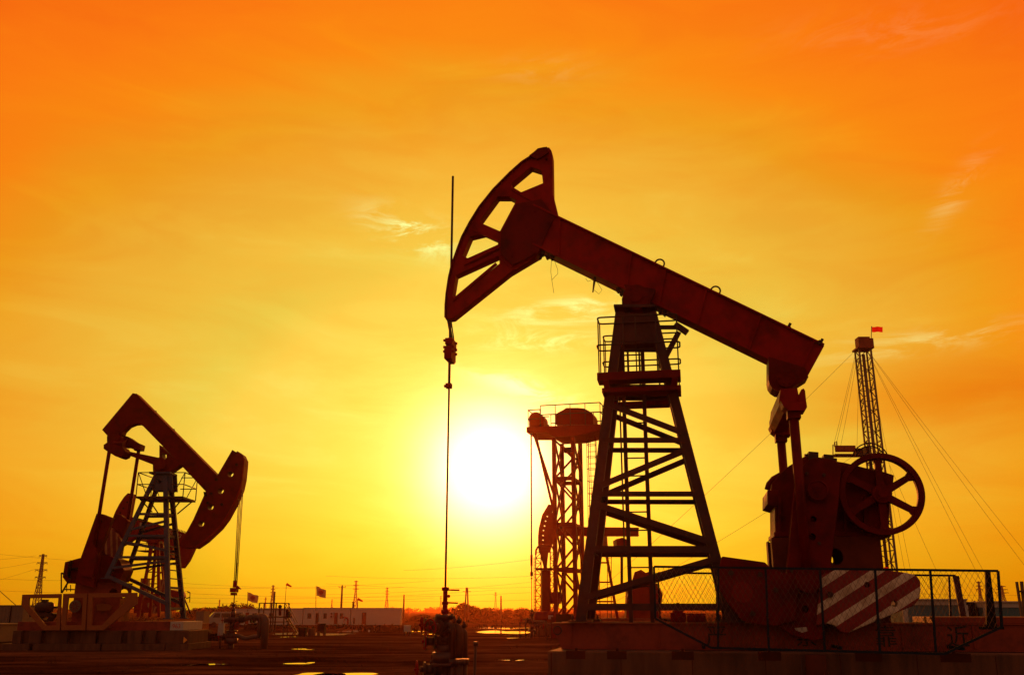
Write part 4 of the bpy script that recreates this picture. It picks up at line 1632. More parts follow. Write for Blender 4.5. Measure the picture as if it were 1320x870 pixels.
for py in (655, 662, 681, 690, 703, 713, 726, 734, 745, 757, 770, 784):
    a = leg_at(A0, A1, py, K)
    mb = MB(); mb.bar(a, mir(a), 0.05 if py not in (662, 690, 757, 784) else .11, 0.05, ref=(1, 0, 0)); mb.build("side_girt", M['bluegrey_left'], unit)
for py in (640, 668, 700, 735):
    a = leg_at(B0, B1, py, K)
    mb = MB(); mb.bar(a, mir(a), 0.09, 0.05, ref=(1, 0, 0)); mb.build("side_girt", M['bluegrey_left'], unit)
mb = MB()
mb.prism(K.poly([(199, 610), (222, 610), (223, 632), (194, 632)], -.33), -.36, -.30, [circle2((K.p(205.5, 621, -.33).x, K.p(205.5, 621, -.33).z), .09, 12)])
mb.prism(K.poly([(199, 610), (222, 610), (223, 632), (194, 632)], -.33), .30, .36)
mb.prism(K.poly([(197, 609.5), (224, 609.5), (224, 612), (197, 612)]), -.5, .5)
mb.build("tower_cap", M['bluegrey_left'], unit)
# platform and rails
zt, zb = K.p(205, 639.5, -.9).z, K.p(205, 642, -.9).z
x0, x1 = K.p(175.5, 640, -.9).x, K.p(236, 640, -.9).x
mb = MB()
mb.box(x0, x1, -.95, -.40, zb, zt); mb.box(x0, x1, .40, .95, zb, zt)
mb.box(x0, x0 + .35, -.39, .39, zb, zt - .004); mb.box(x1 - .35, x1, -.39, .39, zb, zt - .004)
plat = mb.build("work_platform", M['steel'], unit)
for x, sx_ in ((x0 + .1, 1), (x1 - .1, -1)):
    for y in (-.7, .7):
        mb = MB(); mb.bar(V(x, y, zb), V(x + sx_ * .55, y * .6, zb - .6), .05, .05); mb.build("platform_bracket", M['steel'], plat)
mb = MB()
zr_ = K.p(205, 609, -.9).z
for z in (zr_, (zt + zr_) / 2):
    pts = [V(x0, -.93, z), V(x1, -.93, z), V(x1, .93, z), V(x0, .93, z)]
    for i in range(4):
        if i in (0, 2):
            for (u0, u1) in ((0, .36), (.72, 1)):
                p, q = lerp(pts[i], pts[(i + 1) % 4], u0), lerp(pts[i], pts[(i + 1) % 4], u1)
                mb.tube(p, q, .024, 6)
        else:
            mb.tube(pts[i], pts[(i + 1) % 4], .024, 6)
for x in (x0, lerp(x0, x1, .36), x1):
    for y in (-.93, .93):
        mb.tube(V(x, y, zt), V(x, y, zr_), .024, 6)
for y in (-.93, .93):
    mb.tube(V(x0, y, zr_), V(x0 + .5, y, zt), .02, 6); mb.tube(V(x1, y, zr_), V(x1 - .5, y, zt), .02, 6)
mb.build("guard_rail", M['steel'], plat)
# equaliser
mb = MB()
mb.prism(K.poly([(141, 563), (160, 561.5), (168, 564), (178, 571), (184.5, 573.5), (183, 580.5), (175.5, 580.5), (166, 576.5), (158, 577), (141, 571)], .6), .3, .9,
         [circle2((K.p(163, 569.5, .6).x, K.p(163, 569.5, .6).z), .06, 10)])
mb.prism(K.poly([(138, 575), (143, 571.5), (150, 573), (162, 577.5), (166, 584), (163, 589), (158, 591), (153, 589.5), (143, 583.5), (138, 580)], -.9), -1.3, -.5)
mb.bar(K.p(150, 577, -1.0), K.p(160, 570, .9), .5, .45, ref=(0, 0, 1))
c = K.p(150, 566, 0); mb.tube(c - V(0, .4, 0), c + V(0, .4, 0), .3, 16)
mb.build("equaliser_bar", M['maroon'], unit)
mb = MB()
mb.bar(K.p(164, 583.5, -.6), K.p(203, 595, -.1), .16, .12, w2=.4)
mb.build("tie_arm", M['maroon'], unit)
# pitmans
mb = MB(); mb.tube(K.p(140.8, 582, -1.2), K.p(121, 706, -1.2), .085, 12); mb.build("pitman_arm", M['maroon'], unit)
mb = MB(); mb.tube(K.p(179, 579, 1.2), K.p(160, 700, 1.2), .085, 12); mb.cbox(K.p(179, 577, 1.2), (.35, .3, .3)); mb.build("pitman_arm", M['maroon'], unit)
# cranks
mb = MB()
mb.prism(K.poly([(125.7, 662), (133, 662.5), (146, 667.6), (128, 715), (122, 757), (98, 752), (104.5, 721)], -1.0), -1.12, -.78, [circle2((K.p(132, 672, -1).x, K.p(132, 672, -1).z), .05, 8)])
ck = mb.build("crank", M['maroon'], unit, .015)
mb = MB()
mb.prism(K.poly([(112, 712), (124, 700), (130, 716), (122, 745), (107, 742)], -1.0), -1.3, -1.13); mb.build("counterweight", M['maroon'], unit, .02)
mb = MB()
mb.prism(K.poly([(150, 662), (158, 664), (168, 672), (150, 715), (146, 757), (122, 752), (128, 721)], 1.0), .78, 1.12); mb.build("crank", M['maroon'], unit, .015)
q = K.p(145, 700, .9)
M['stripe_left'] = striped("faded_hazard_stripes", (0.20, 0.02, 0.012), (0.42, 0.20, 0.07), R(98), .26, .3, .38)
mb = MB()
mb.prism(K.poly([(133.5, 692), (138, 683), (146, 680.5), (153, 688), (160.5, 700), (158, 716), (146, 718), (138, 714)], .7), .45, .76)
w = mb.build("counterweight", M['stripe_left'], unit, .02); w['label'] = "round-shouldered counterweight with faded ochre stripes"
# gearbox
mb = MB()
mb.prism(K.poly([(91, 725), (105, 721), (125, 716), (146, 717), (160, 722), (166, 735), (160, 750), (94, 752), (88, 744)]), -.6, .6)
gk = mb.build("gearbox", M['maroon'], unit, .015)
mb = MB()
c = K.p(90.5, 733, -.75)
mb.torus(c, (1, .25, 0), .34, .06, 26, 8)
mb.tube(c - V(.1, 0, 0), c + V(.5, .1, 0), .07, 8)
for k in range(6):
    a = k * math.pi / 3
    mb.tube(c, c + V(-.25 * math.cos(a) * .3, .33 * math.cos(a), .33 * math.sin(a)), .03, 5)
mb.build("sheave", M['dark'], unit)
mb = MB()
zt = K.p(125, 751, 0).z
xa, xb = K.p(95, 775, -.6).x, K.p(155, 775, -.6).x
cc = [K.p(146.5, 764, -.6)]
for s in (-1, 1):
    mb.prism([(xa, 1.2), (xb, 1.2), (xb, zt), (xa, zt)], s * .62 - .02, s * .62 + .02, [circle2((cc[0].x, cc[0].z), .2, 14)])
mb.box(xa, xa + .03, -.6, .6, 1.2, zt - .002); mb.box(xb - .03, xb, -.6, .6, 1.2, zt - .7)
mb.box(xa - .02, xb + .02, -.66, .66, zt - .04, zt)
mb.build("gearbox_pedestal", M['ochre'], unit)
# motor
mb = MB()
c0, c1 = K.p(46, 782.5, -.4), K.p(68, 782.5, -.4)
mb.lathe(c0, c1 - c0, [(0, .02), (.02, .16), (.08, .23), (.2, .25), ((c1 - c0).length - .1, .25), ((c1 - c0).length, .2), ((c1 - c0).length + .05, .05), ((c1 - c0).length + .25, .05)], 18)
mb.cbox((c0 + c1) / 2 + V(0, 0, .29), (.25, .2, .12))
mt_ = mb.build("motor", M['steel'], unit)
mb = MB(); mb.cbox((c0 + c1) / 2 - V(0, 0, .33), (1.0, .6, .18)); mb.bar(K.p(45, 790, -.4), K.p(60, 800, -.4), .1, .5); mb.bar(K.p(71, 790, -.4), K.p(64, 800, -.4), .1, .5)
mb.build("motor_bed", M['steel'], unit)
c = K.p(96.5, 781, -.85)
mb = MB(); mb.tube(c, c + V(0, .05, 0), .27, 24); fan = mb.build("fan_cover", M['dullwall'], unit); fan['label'] = "round pale fan cover plate"
mb = MB()
for k in range(9):
    a = k * 2 * math.pi / 9
    mb.bar(c + V(.06 * math.cos(a), -.006, .06 * math.sin(a)), c + V(.2 * math.cos(a), -.006, .2 * math.sin(a)), .03, .01)
mb.build("cooling_slot", M['ochre'], fan)
mb = MB(); mb.prism(K.poly([(124.5, 779), (131, 777.5), (140, 778.5), (145, 781), (142, 786), (132, 787), (125.5, 786.5)], -.7), -.72, -.69); mb.build("brake_cover", M['orange'], unit)
mb = MB()
mb.tube(K.p(79, 764, -.9), K.p(79, 738, -.9), .03, 6); mb.bar(K.p(79.5, 764, -.9), K.p(92, 743, -.9), .07, .05); mb.bar(K.p(79, 738, -.9), K.p(88, 742.5, -.8), .07, .05)
mb.tube(K.p(86, 753.5, -.5), K.p(86, 762, -.5), .02, 6); mb.tube(K.p(91, 753.5, -.5), K.p(91, 762, -.5), .02, 6); mb.bar(K.p(85.5, 759.5, -.5), K.p(95, 759.5, -.5), .05, .4)
mb.build("brake_linkage", M['steel'], unit)
# skid
mb = MB()
xl, xr = K.p(22, 806, -1.4).x, K.p(219, 806, -1.4).x
for s in (-1, 1):
    mb.box(xl, xr, s * 1.25 - .12, s * 1.25 + .12, .82, 1.2)
for i in range(8):
    x = lerp(xl, xr, i / 7.0); mb.box(x - .06 if i else x, x + .06 if i < 7 else x, -1.12, 1.12, .86, 1.16)
sk = mb.build("skid", M['ochre'], unit, .01)
xq = K.p(236, 806, -1.4).x
mb = MB(); mb.box(xr + .004, xq, -1.38, 1.38, .83, 1.2); pw = mb.build("end_plate", M['greywall'], sk, .01)
pw['label'] = "whitish end plate with worn red numbers"
lettering("963", .26, M['redink'], sk, (K.p(227.5, 806, -1.39).x, -1.385, 1.0), (R(90), 0, 0))
# orange window-like guards
Yg = -1.72
for nm, outer, hole in (("left orange guard frame with cut lower corner", [(29.3, 766), (79.3, 765), (77.6, 812), (56.3, 812), (28, 779.7)], [(38.5, 770.8), (75.9, 770.5), (72.6, 805.7), (59.8, 806), (38, 779.7)]),
                        ("middle upright orange guard frame", [(82, 765), (113, 764.5), (110.5, 812), (79.3, 812)], [(88.7, 770.5), (107.5, 770.3), (105.5, 805.5), (85, 805.5)]),
                        ("right orange guard frame with long sloping side", [(114.7, 764.5), (177, 763.5), (177, 778), (134, 812), (112.3, 812)], [(120, 770), (162, 769.5), (161.5, 775), (131.5, 805.7), (118.5, 805.7)])):
    g = thing("crank_guard", nm + " on the left pumping unit skid", "guard frame", K.m @ V(0, Yg, 0), 0, "orange guard frames")
    mb = MB(); mb.prism(K.poly(outer, Yg), -.06, .06, [K.poly(hole, Yg)]); mb.build("frame", M['orange'], g, .012)
    mb = MB()
    xs_ = [p[0] for p in K.poly(outer, Yg)]
    for x in (min(xs_) + 1.0, max(xs_) - .6 if nm[0] != 'r' else max(xs_) - 1.6):
        mb.bar(V(x, .06, .98), V(x, .36, .98), .07, .07)
    mb.build("bracket", M['orange'], g)

# concrete under it
fl = framed("foundation", K, "long low foundation of concrete blocks under the left pumping unit", "foundation")
mb = MB()
zs_ = .815
zmid = .27
x_l, x_r = K.p(16, 820, -1.55).x, K.p(243, 820, -1.55).x
cuts = [(16, 27), (37, 53), (60, 87), (104, 123), (128, 156), (164, 182), (188, 200), (207, 243)]
mb.box(x_l + .2, x_r - .05, -1.3, 1.45, zmid, zs_ - .002)
for a_, b_ in cuts:
    mb.box(K.p(a_, 820, -1.55).x, K.p(b_, 820, -1.55).x, -1.55, -1.301, zmid + .002, zs_)
mb.build("upper_block", M['concrete2'], fl, .015)
mb = MB()
for a_, b_ in ((0, 37), (42, 129), (131, 212), (213.5, 243)):
    mb.box(K.p(a_, 833, -1.7).x, K.p(b_, 833, -1.7).x, -1.7, 1.6, -.2, zmid)
mb.build("lower_slab", M['concrete2'], fl, .015)
c = K.p(239, 824.5, -1.56)
t = thing("reflector", "small triangular orange reflector at the right end of the left foundation", "reflector", K.m @ V(c.x, -1.575, c.z))
mb = MB(); mb.prism([(-.08, .14), (-.08, -.14), (.09, 0)], -.01, .01); mb.build("plate", paint("reflector_orange", (.8, .35, .05), .3, 0, bump=0), t)
mb = MB(); mb.prism([(-.1, .17), (-.1, -.17), (-.085, -.15), (-.085, .15)], -.012, .012); mb.build("rim", M['steel'], t)

# bridle and rod
h = K.p(300.5, 790, 0)
pr = thing("polished_rod", "short polished rod and twin ropes hanging from the left unit's horsehead", "polished rod", K.m @ V(h.x, 0, 0))


def zk(py): return K.p(300, py, 0).z


mb = MB()
for (px0, py0, px1) in ((308.3, 643, 302.6), (312.8, 629, 304.8)):
    for y in (-.1, .1):
        p = K.p(px0, py0, 0); q = K.p(px1, 750, 0)
        mb.tube((p.x - h.x, y, p.z), (q.x - h.x, y, q.z), .018, 6)
mb.build("bridle_rope", M['wire'], pr)
mb = MB()
def dx(px): return K.p(px, 760, 0).x - h.x
mb.box(dx(300.5), dx(304.5), -.1, .1, zk(757), zk(748))
mb.box(dx(298.3), dx(305.6), -.25, .25, zk(763), zk(757.5)); mb.box(dx(299), dx(304.6), -.2, .2, zk(767), zk(763.5))
mb.bar((dx(305), 0, zk(756)), (dx(310.5), 0, zk(759)), .14, .1, w2=.03)
mb.build("carrier_bar", M['red'], pr)
mb = MB(); mb.tube((0, 0, zk(779)), (0, 0, zk(766)), .024, 8); mb.tube((dx(303), 0, zk(748)), (dx(303), 0, zk(725)), .03, 8); mb.build("rod", M['steel'], pr)

# wellhead with its flow line
wo = K.m @ V(h.x, 0, 0)
G = Frame((wo.x, wo.y, 0), 0)
lw = framed("wellhead", G, "distant left wellhead joined to a bent flow line with two upright pipes", "wellhead", "wellheads of the field")


def gz(py): return G.p(300, py, 0).z
def gx(px): return G.p(px, 800, 0).x


mb = MB()
for a, b, r in ((778, 781, .09), (781, 787, .05), (784, 786, .085), (787, 795, .1), (795, 803, .16), (797, 799, .25), (803, 815, .13), (806, 808, .22), (812, 814, .26), (815, 822, .2), (822, 829, .3), (829, 838, .14)):
    mb.tube((0, 0, gz(b)), (0, 0, gz(a)), r, 14)
mb.build("tree_body", M['green'], lw)
mb = MB(); mb.tube((.05, 0, gz(779.3)), (gx(308.5), 0, gz(779.5)), .025, 6); mb.build("lever_handle", M['red'], lw)
valve(lw, (0, 0, gz(799)), (-1, -.3, 0), .45, .1, .16)
valve(lw, (0, 0, gz(820)), (-1, -.3, 0), .55, .13, .18)
valve(lw, (0, 0, gz(806)), (.8, -.7, 0), .42, .09, .15)
def elbow_pipe(pts, r, name, mat, parent):
    """pipe with rounded corners"""
    P_ = [Vector(p) for p in pts]
    out_ = [P_[0]]
    for i in range(1, len(P_) - 1):
        a, b, c = P_[i - 1], P_[i], P_[i + 1]
        rr = min(r * 1.9, (a - b).length * .45, (c - b).length * .45)
        s_, e_ = b + (a - b).normalized() * rr, b + (c - b).normalized() * rr
        for k in range(6):
            t_ = k / 5
            out_.append((s_ * (1 - t_) + b * t_) * (1 - t_) + (b * (1 - t_) + e_ * t_) * t_)
    out_.append(P_[-1])
    mb = MB(); mb.path(out_, r, 12)
    return mb.build(name, mat, parent)
elbow_pipe([(0, 0, gz(798.5)), (gx(314), 0, gz(798.5)), (gx(319), 0, gz(795.5)), (gx(336), 0, gz(794.5)), (gx(336), 0, gz(820))], .12, "flow_pipe", M['insul'], lw)
elbow_pipe([(gx(330), .2, gz(795)), (gx(343), -.1, gz(795)), (gx(343), -.1, -.1)], .17, "flow_pipe", M['insul'], lw)
elbow_pipe([(.1, 0, gz(819)), (gx(309), 0, gz(819)), (gx(318), 0, gz(823)), (gx(329), 0, gz(820)), (gx(337), 0, gz(820))], .1, "flow_pipe", M['insul'], lw)
mb = MB()
for x in (309.5, 313, 324, 328):
    mb.tube((gx(x) - .04, 0, gz(797)), (gx(x) + .04, 0, gz(797)), .19, 12)
mb.tube((gx(326), 0, gz(795)), (gx(326), 0, gz(790)), .05, 8)
mb.build("pipe_flange", M['green'], lw)
p = ground_at(350, 826)
t = thing("meter_box", "pale upright meter box on a post right of the left wellhead pipes", "meter box", (p.x, 47.2, 0))
s_ = 1.03 * 47.2 / FPX
mb = MB(); mb.box(-.13, .13, -.12, .12, .55, 1.12); mb.build("cabinet", M['greywall'], t, .01)
mb = MB(); mb.tube((0, 0, -.1), (0, 0, .55), .05, 8); mb.build("post", M['steel'], t)

# ------------------------------------------------------------------ double-ended unit behind it
D = left_frame(196, 790, 62.0)
du = framed("pumping_unit", D, "red double ended pumping unit half hidden behind the left unit's blue grey tower", "pumping unit", GRP)
mb = MB()
mb.prism(D.poly([(167, 636), (173.8, 637), (168.5, 666), (182, 671), (180, 690), (166, 700), (153, 706), (147, 706), (143.5, 690), (144.7, 676), (150.5, 660.7), (156, 650), (162, 641)]), -.3, .3)
hd2 = mb.build("horsehead", M['red_far'], du, .01)
mb = MB()
for x, y in ((164, 647), (159, 655), (155, 661), (152, 667.5), (149.5, 674), (147.5, 681)):
    q = D.p(x, y, -.3); mb.tube(q + V(0, .05, 0), q - V(0, .012, 0), .06, 8)
mb.build("plate_hole", M['dark'], hd2)
mb = MB()
mb.prism(D.poly([(155, 662), (168.5, 665.5), (181, 669.5), (197, 673.5), (227, 683), (243, 688.5), (244, 700), (240, 708), (226, 705), (200, 693), (185, 689), (168, 690), (155, 692)]), -.22, .22)
bm2 = mb.build("walking_beam", M['red_far'], du, .01)
mb = MB()
for k in range(8):
    q = D.p(228 + k * 1.9, 682.4 + k * .62, 0); mb.tube(q - V(0, 0, .05), q + V(0, 0, .07), .03, 6)
mb.build("flange_bolt", M['steel'], bm2)
for tx, x, y in (("56", 221.2, 686.5), ("93", 230.6, 690.3)):
    q = D.p(x, y, -.22)
    lettering(tx, .34, M['paleink'], bm2, (q.x, -.226, q.z), (R(90), R(17), 0))
mb = MB(); mb.prism(D.poly([(178, 672), (183, 673.5), (181.5, 680), (176.5, 678.5)], -.23), -.235, -.222); mb.build("yellow_plate", M['paleink'], bm2)
mb = MB(); mb.prism(D.poly([(227, 704), (252, 705), (249, 712), (244, 722.5), (237, 732), (230.5, 732), (231, 716)]), -.3, .3); mb.build("rear_horsehead", M['red_far'], du, .01)
c0_, c1_ = D.p(205, 795, -1.0), D.p(204, 697, -.3)
d0_, d1_ = D.p(178, 795, -1.0), D.p(197, 697, -.3)
for a, b in ((c0_, c1_), (d0_, d1_)):
    for f in ((lambda p: p), mir):
        mb = MB(); mb.bar(f(a), f(b), .16, .16); mb.build("tower_leg", M['red_far'], du)
mb = MB(); mb.prism(D.poly([(194, 686), (207, 688), (208, 700), (193, 700)]), -.5, .5); mb.build("saddle_bearing", M['red_far'], du)
mb = MB(); mb.box(D.p(165, 795, 0).x, D.p(262, 795, 0).x, -1.3, 1.3, .5, .9); mb.build("skid", M['ochre'], du)
mb = MB(); mb.box(D.p(160, 795, 0).x, D.p(266, 795, 0).x, -1.5, 1.5, -.2, .5); mb.build("foundation_block", M['concrete2'], du)

# ------------------------------------------------------------------ small unit seen end on behind the tower
E = Frame((at(198, 790, 84).x, 84, base_height(84)), 0)
su = framed("pumping_unit", E, "small distant pumping unit seen end on between the legs of the left unit", "pumping unit", GRP)
mb = MB(); mb.prism(E.poly([(196, 693), (204.5, 693), (206, 698), (205, 704), (195, 704), (193.5, 698)]), -.8, .8)
mb.prism(E.poly([(197.5, 690), (203, 690), (203.5, 700), (197, 700)]), -4.0, 3.5)
mb.build("walking_beam", M['red_far'], su)
mb = MB(); mb.prism(E.poly([(196, 698), (204.5, 698), (204, 716), (197, 716)]), 3.4, 4.3); mb.build("horsehead", M['red_far'], su)
for px0, px1 in ((183, 193.5), (214.5, 206.5)):
    for y0_, y1_ in ((-1.6, -.5), (1.6, .5)):
        mb = MB(); mb.bar(E.p(px0, 796, y0_), E.p(px1, 704, y1_), .14, .14); mb.build("tower_leg", M['red_far'], su)
for py in (712, 724, 737, 752, 768):
    t_ = (py - 704) / 92.0
    xl_, xr_ = lerp(193.5, 183, t_), lerp(206.5, 214.5, t_)
    for y_ in (-1.0, 1.0):
        mb = MB(); mb.bar(E.p(xl_, py, y_), E.p(xr_, py, y_), .09, .09); mb.build("cross_girt", M['red_far'], su)
    mb = MB(); mb.bar(E.p(xl_, py + 12, -1.0), E.p(xr_, py, -1.0), .08, .08); mb.build("diagonal_brace", M['red_far'], su)
mb = MB()
zf = E.p(190, 709, -1).z
mb.box(E.p(181, 709, 0).x, E.p(216, 709, 0).x, -1.2, 1.2, zf - .06, zf)
pl2 = mb.build("work_platform", M['steel'], su)
mb = MB()
for z in (zf + .55, zf + 1.05):
    q = [V(E.p(181, 709, 0).x, -1.2, z), V(E.p(216, 709, 0).x, -1.2, z), V(E.p(216, 709, 0).x, 1.2, z), V(E.p(181, 709, 0).x, 1.2, z)]
    for i in range(4): mb.tube(q[i], q[(i + 1) % 4], .025, 5)
for p in q: mb.tube(V(p.x, p.y, zf), p, .025, 5)
mb.build("guard_rail", M['steel'], pl2)
M['stripe_small'] = striped("dull_hazard_stripes", (0.20, 0.02, 0.012), (0.36, 0.16, 0.06), R(80), .3, .2, .4)
for poly, y in (([(183, 745), (192, 745), (192, 770), (180, 770)], -1.9), ([(190, 777), (196, 776), (203, 784), (201, 790), (195, 790)], -2.2), ([(205, 746), (213, 747), (214, 766), (205, 768)], -1.9)):
    mb = MB(); mb.prism(E.poly(poly, y), y - .25, y + .25); mb.build("counterweight", M['stripe_small'], su)
mb = MB(); mb.prism(E.poly([(184, 770), (214, 764), (230, 760), (241, 763), (243, 769), (238, 775), (236, 786), (184, 790)]), -2.0, -.5); mb.build("gearbox", M['red_far'], su)
mb = MB()
mb.tube(E.p(241, 762, -1.8), E.p(245, 763.5, -1.8), .05, 6); mb.tube(E.p(245, 763.5, -1.8), E.p(244.5, 776, -1.8), .035, 6); mb.tube(E.p(238, 772, -1.8), E.p(246, 791, -1.8), .07, 6); mb.tube(E.p(240, 771, -1.8), E.p(245, 769.5, -1.8), .05, 6)
mb.build("crank_handle", M['steel'], su)
mb = MB(); mb.box(E.p(176, 795, 0).x, E.p(246, 795, 0).x, -3.0, 3.0, 0, .9); mb.build("skid", M['ochre'], su)
# loose machinery lying between pad and van
# ------------------------------------------------------------------ tall tower unit in the middle distance
_p = at(716, 795, 63.0)
Tm = Frame((_p.x + 0.95, 63.6, 0.0), -15.0)
tu = framed("tower_pumping_unit", Tm, "tall red lattice tower pumping unit with railed motor deck right of the sun", "pumping unit", GRP)
yn, yf = -1.25, 1.25
ztop = Tm.p(728, 563.5, yn).z
xs = [Tm.p(715.6, 700, yn).x, Tm.p(740.7, 700, yn).x]
zb0 = Tm.p(716, 795, yn).z
for x in xs:
    for y in (yn, yf):
        mb = MB(); mb.bar(V(x, y, zb0), V(x, y, ztop), .25, .22); mb.build("tower_leg", M['red_far'], tu)
levels = [Tm.p(716, py, yn).z for py in (795, 734, 676, 617, 566)]
for z in levels[1:4]:
    for y in (yn, yf):
        mb = MB(); mb.bar(V(xs[0], y, z), V(xs[1], y, z), .26, .12); mb.build("cross_girt", M['red_far'], tu)
    for x in xs:
        mb = MB(); mb.bar(V(x, yn, z), V(x, yf, z), .16, .1, ref=(1, 0, 0)); mb.build("side_girt", M['red_far'], tu)
for i in range(4):
    z0, z1 = levels[i], levels[i + 1]
    zm_ = (z0 + z1) / 2
    for x in xs:
        mb = MB(); mb.bar(V(x, yn, z0), V(x, yf, z1), .13, .1, ref=(1, 0, 0)); mb.build("diagonal_brace", M['red_far'], tu)
        mb = MB(); mb.bar(V(x + .05, yf, z0), V(x + .05, yn, z1), .13, .1, ref=(1, 0, 0)); mb.build("diagonal_brace", M['red_far'], tu)
    for y in (yn, yf):
        mb = MB(); mb.bar(V(xs[0], y, z0), V(xs[1], y, zm_), .12, .1); mb.bar(V(xs[1], y, zm_), V(xs[0], y, z1), .12, .1); mb.build("zigzag_brace", M['red_far'], tu)
# deck
dl, dr = Tm.p(679, 556, -1.5).x, Tm.p(775, 560, 0).x + .25
zd0, zd1 = Tm.p(716, 556, -1.7).z, Tm.p(716, 549, -1.7).z
mb = MB()
tp = Tm.p(715, 563.5, -1.3)
mb.prism([(dl, zd1 + .05), (dl, zd0 + .05), (Tm.p(704, 556.5, -1.5).x, zd0), (tp.x, tp.z), (Tm.p(754, 565, 1).x, tp.z), (dr, zd0), (dr, zd1)], -1.6, 1.6)
deck = mb.build("motor_deck", M['red_far'], tu, .02)
mb = MB()
zr0 = zd1; zr1 = Tm.p(727, 521, -1.6).z
xr0 = Tm.p(696.5, 522.5, -1.6).x; xr1 = dr - .02
def rail(pts, r=.036):
    for a, b in zip(pts[:-1], pts[1:]): mb.tube(a, b, r, 6)
for z in (zr1, (zr0 + zr1) / 2 + .1):
    rail([V(xr0, -1.55, z), V(xr1, -1.55, z), V(xr1, 1.55, z), V(xr0, 1.55, z)])
n_ = 5
for i in range(n_):
    x = lerp(xr0, xr1, i / (n_ - 1))
    for y in (-1.55, 1.55): mb.tube(V(x, y, zr0), V(x, y, zr1), .026, 6)
for y in (-.6, .5): mb.tube(V(xr1, y, zr0), V(xr1, y, zr1), .026, 6)
zr2 = Tm.p(682, 528.5, -1.5).z
for z in (zr2, (zr0 + zr2) / 2): rail([V(xr0, -1.5, z), V(dl + .1, -1.5, z), V(dl + .1, 1.0, z), V(xr0, 1.0, z)])
for x, y in ((dl + .1, -1.5), (dl + .1, 1.0), (xr0 - .05, -1.5)): mb.tube(V(x, y, zr0), V(x, y, zr2), .026, 6)
mb.build("guard_rail", M['steel'], deck)
mb = MB()
c = Tm.p(694, 543, -.3); mb.tube(c - V(0, .8, 0), c + V(0, .8, 0), .48, 22); mb.tube(c - V(0, 1, 0), c + V(0, 1, 0), .12, 10)
mb.box(c.x - .5, c.x + .5, -.9, .9, zd1 - .02, c.z - .1)
mb.build("small_drum", M['red_far'], tu)
mb = MB()
mb.prism(Tm.poly([(718.5, 549), (718.3, 536), (722, 533.5), (728, 530.5), (732, 527.8), (748, 527.8), (755, 528.5), (760, 531), (765, 534), (767, 539), (766.5, 549)], -.4), -1.0, .7)
mb.tube(Tm.p(746, 528, -.3), Tm.p(746, 526.5, -.3), .2, 10)
mb.build("drum_housing", M['red_far'], tu, .06)
mb = MB()
for a0_, b0_ in (((687.5, 557), (713.8, 637)), ((690, 558), (714, 660))):
    for y in (-1.2, 1.2):
        mb = MB(); mb.bar(Tm.p(*a0_, y), Tm.p(*b0_, y), .14, .14); mb.build("nose_strut", M['red_far'], tu)
mb = MB(); mb.box(Tm.p(728, 580, -1.3).x, Tm.p(737, 580, -1.3).x, -1.5, -1.1, Tm.p(730, 583.5, -1.3).z, Tm.p(730, 577, -1.3).z); mb.build("control_box", M['dark'], tu)
# caged ladder
la, lb = Tm.p(759.8, 640, .3).x, Tm.p(770, 640, .3).x
mb = MB()
for x in (la, lb): mb.bar(V(x, .3, .8), V(x, .3, zr0 + .6), .05, .05)
ldr = mb.build("ladder", M['red_far'], tu)
mb = MB()
z = 1.0
while z < zr0:
    mb.tube(V(la, .3, z), V(lb, .3, z), .022, 5)
    z += .4
mb.build("rung", M['red_far'], ldr)
mb = MB()
z = 2.6
while z < zr0 - .2:
    mb.path([V(la, .3, z), V(la - .02, -.2, z), V((la + lb) / 2, -.42, z), V(lb + .02, -.2, z), V(lb, .3, z)], .016, 5); z += .8
for x, y in ((la - .02, -.2), ((la + lb) / 2, -.42), (lb + .02, -.2)): mb.bar(V(x, y, 2.5), V(x, y, zr0), .03, .03)
mb.build("safety_cage", M['red_far'], ldr)
mb = MB(); mb.box(xs[0] - .25, xs[1] + .9, -1.6, 1.6, -.1, zb0 + .02); mb.build("base_block", M['maroon'], tu, .02)
mb = MB(); mb.box(Tm.p(718, 796, -1.8).x, Tm.p(738, 796, -1.8).x, -2.1, -1.61, .2, Tm.p(728, 791, -1.8).z); mb.build("balance_box", M['dark'], tu)

h = Tm.p(685.3, 750, -1.2)
hw_ = Tm.m @ V(h.x, h.y, 0)
rp_ = thing("polished_rod", "thin rope and rod hanging from the tall tower unit's deck nose", "polished rod", hw_)
Q = Frame((hw_.x, hw_.y, 0), 0)
def qz(py): return Q.p(685, py, 0).z
mb = MB(); mb.tube((0, 0, qz(716)), (.02, 0, qz(557.5)), .05, 8); mb.build("hoist_rope", M['wire'], rp_)
mb = MB(); mb.tube((0, 0, qz(729)), (0, 0, qz(715)), .08, 10); mb.box(-.09, .09, -.15, .15, qz(742), qz(737)); mb.box(-.05, .05, -.1, .1, qz(737), qz(728)); mb.box(-.06, .06, -.06, .06, qz(746), qz(744.5)); mb.build("carrier_bar", M['red_far'], rp_)
mb = MB(); mb.tube((0, 0, qz(787)), (0, 0, qz(741)), .025, 8); mb.build("rod", M['steel'], rp_)
tw = framed("wellhead", Q, "far wellhead with side valves below the tall tower unit's rope", "wellhead", "wellheads of the field")
mb = MB()
for a, b, r in ((785, 791, .07), (791, 794, .14), (794, 800, .09), (800, 803, .2), (803, 811, .14), (811, 814, .24), (814, 823, .12)):
    mb.tube((0, 0, qz(b)), (0, 0, qz(a)), r, 12)
mb.build("tree_body", M['green'], tw)
valve(tw, (0, 0, qz(799)), (-1, -.3, 0), .7, .1, .17); valve(tw, (0, 0, qz(807)), (1, -.3, 0), .75, .1, .17)
for k, x in enumerate((.9, 1.25)):
    elbow_pipe([(0, 0, qz(801 + 3 * k)), (x, 0, qz(801 + 3 * k)), (x, 0, -.1)], .09, "flow_pipe", M['insul'], tw)
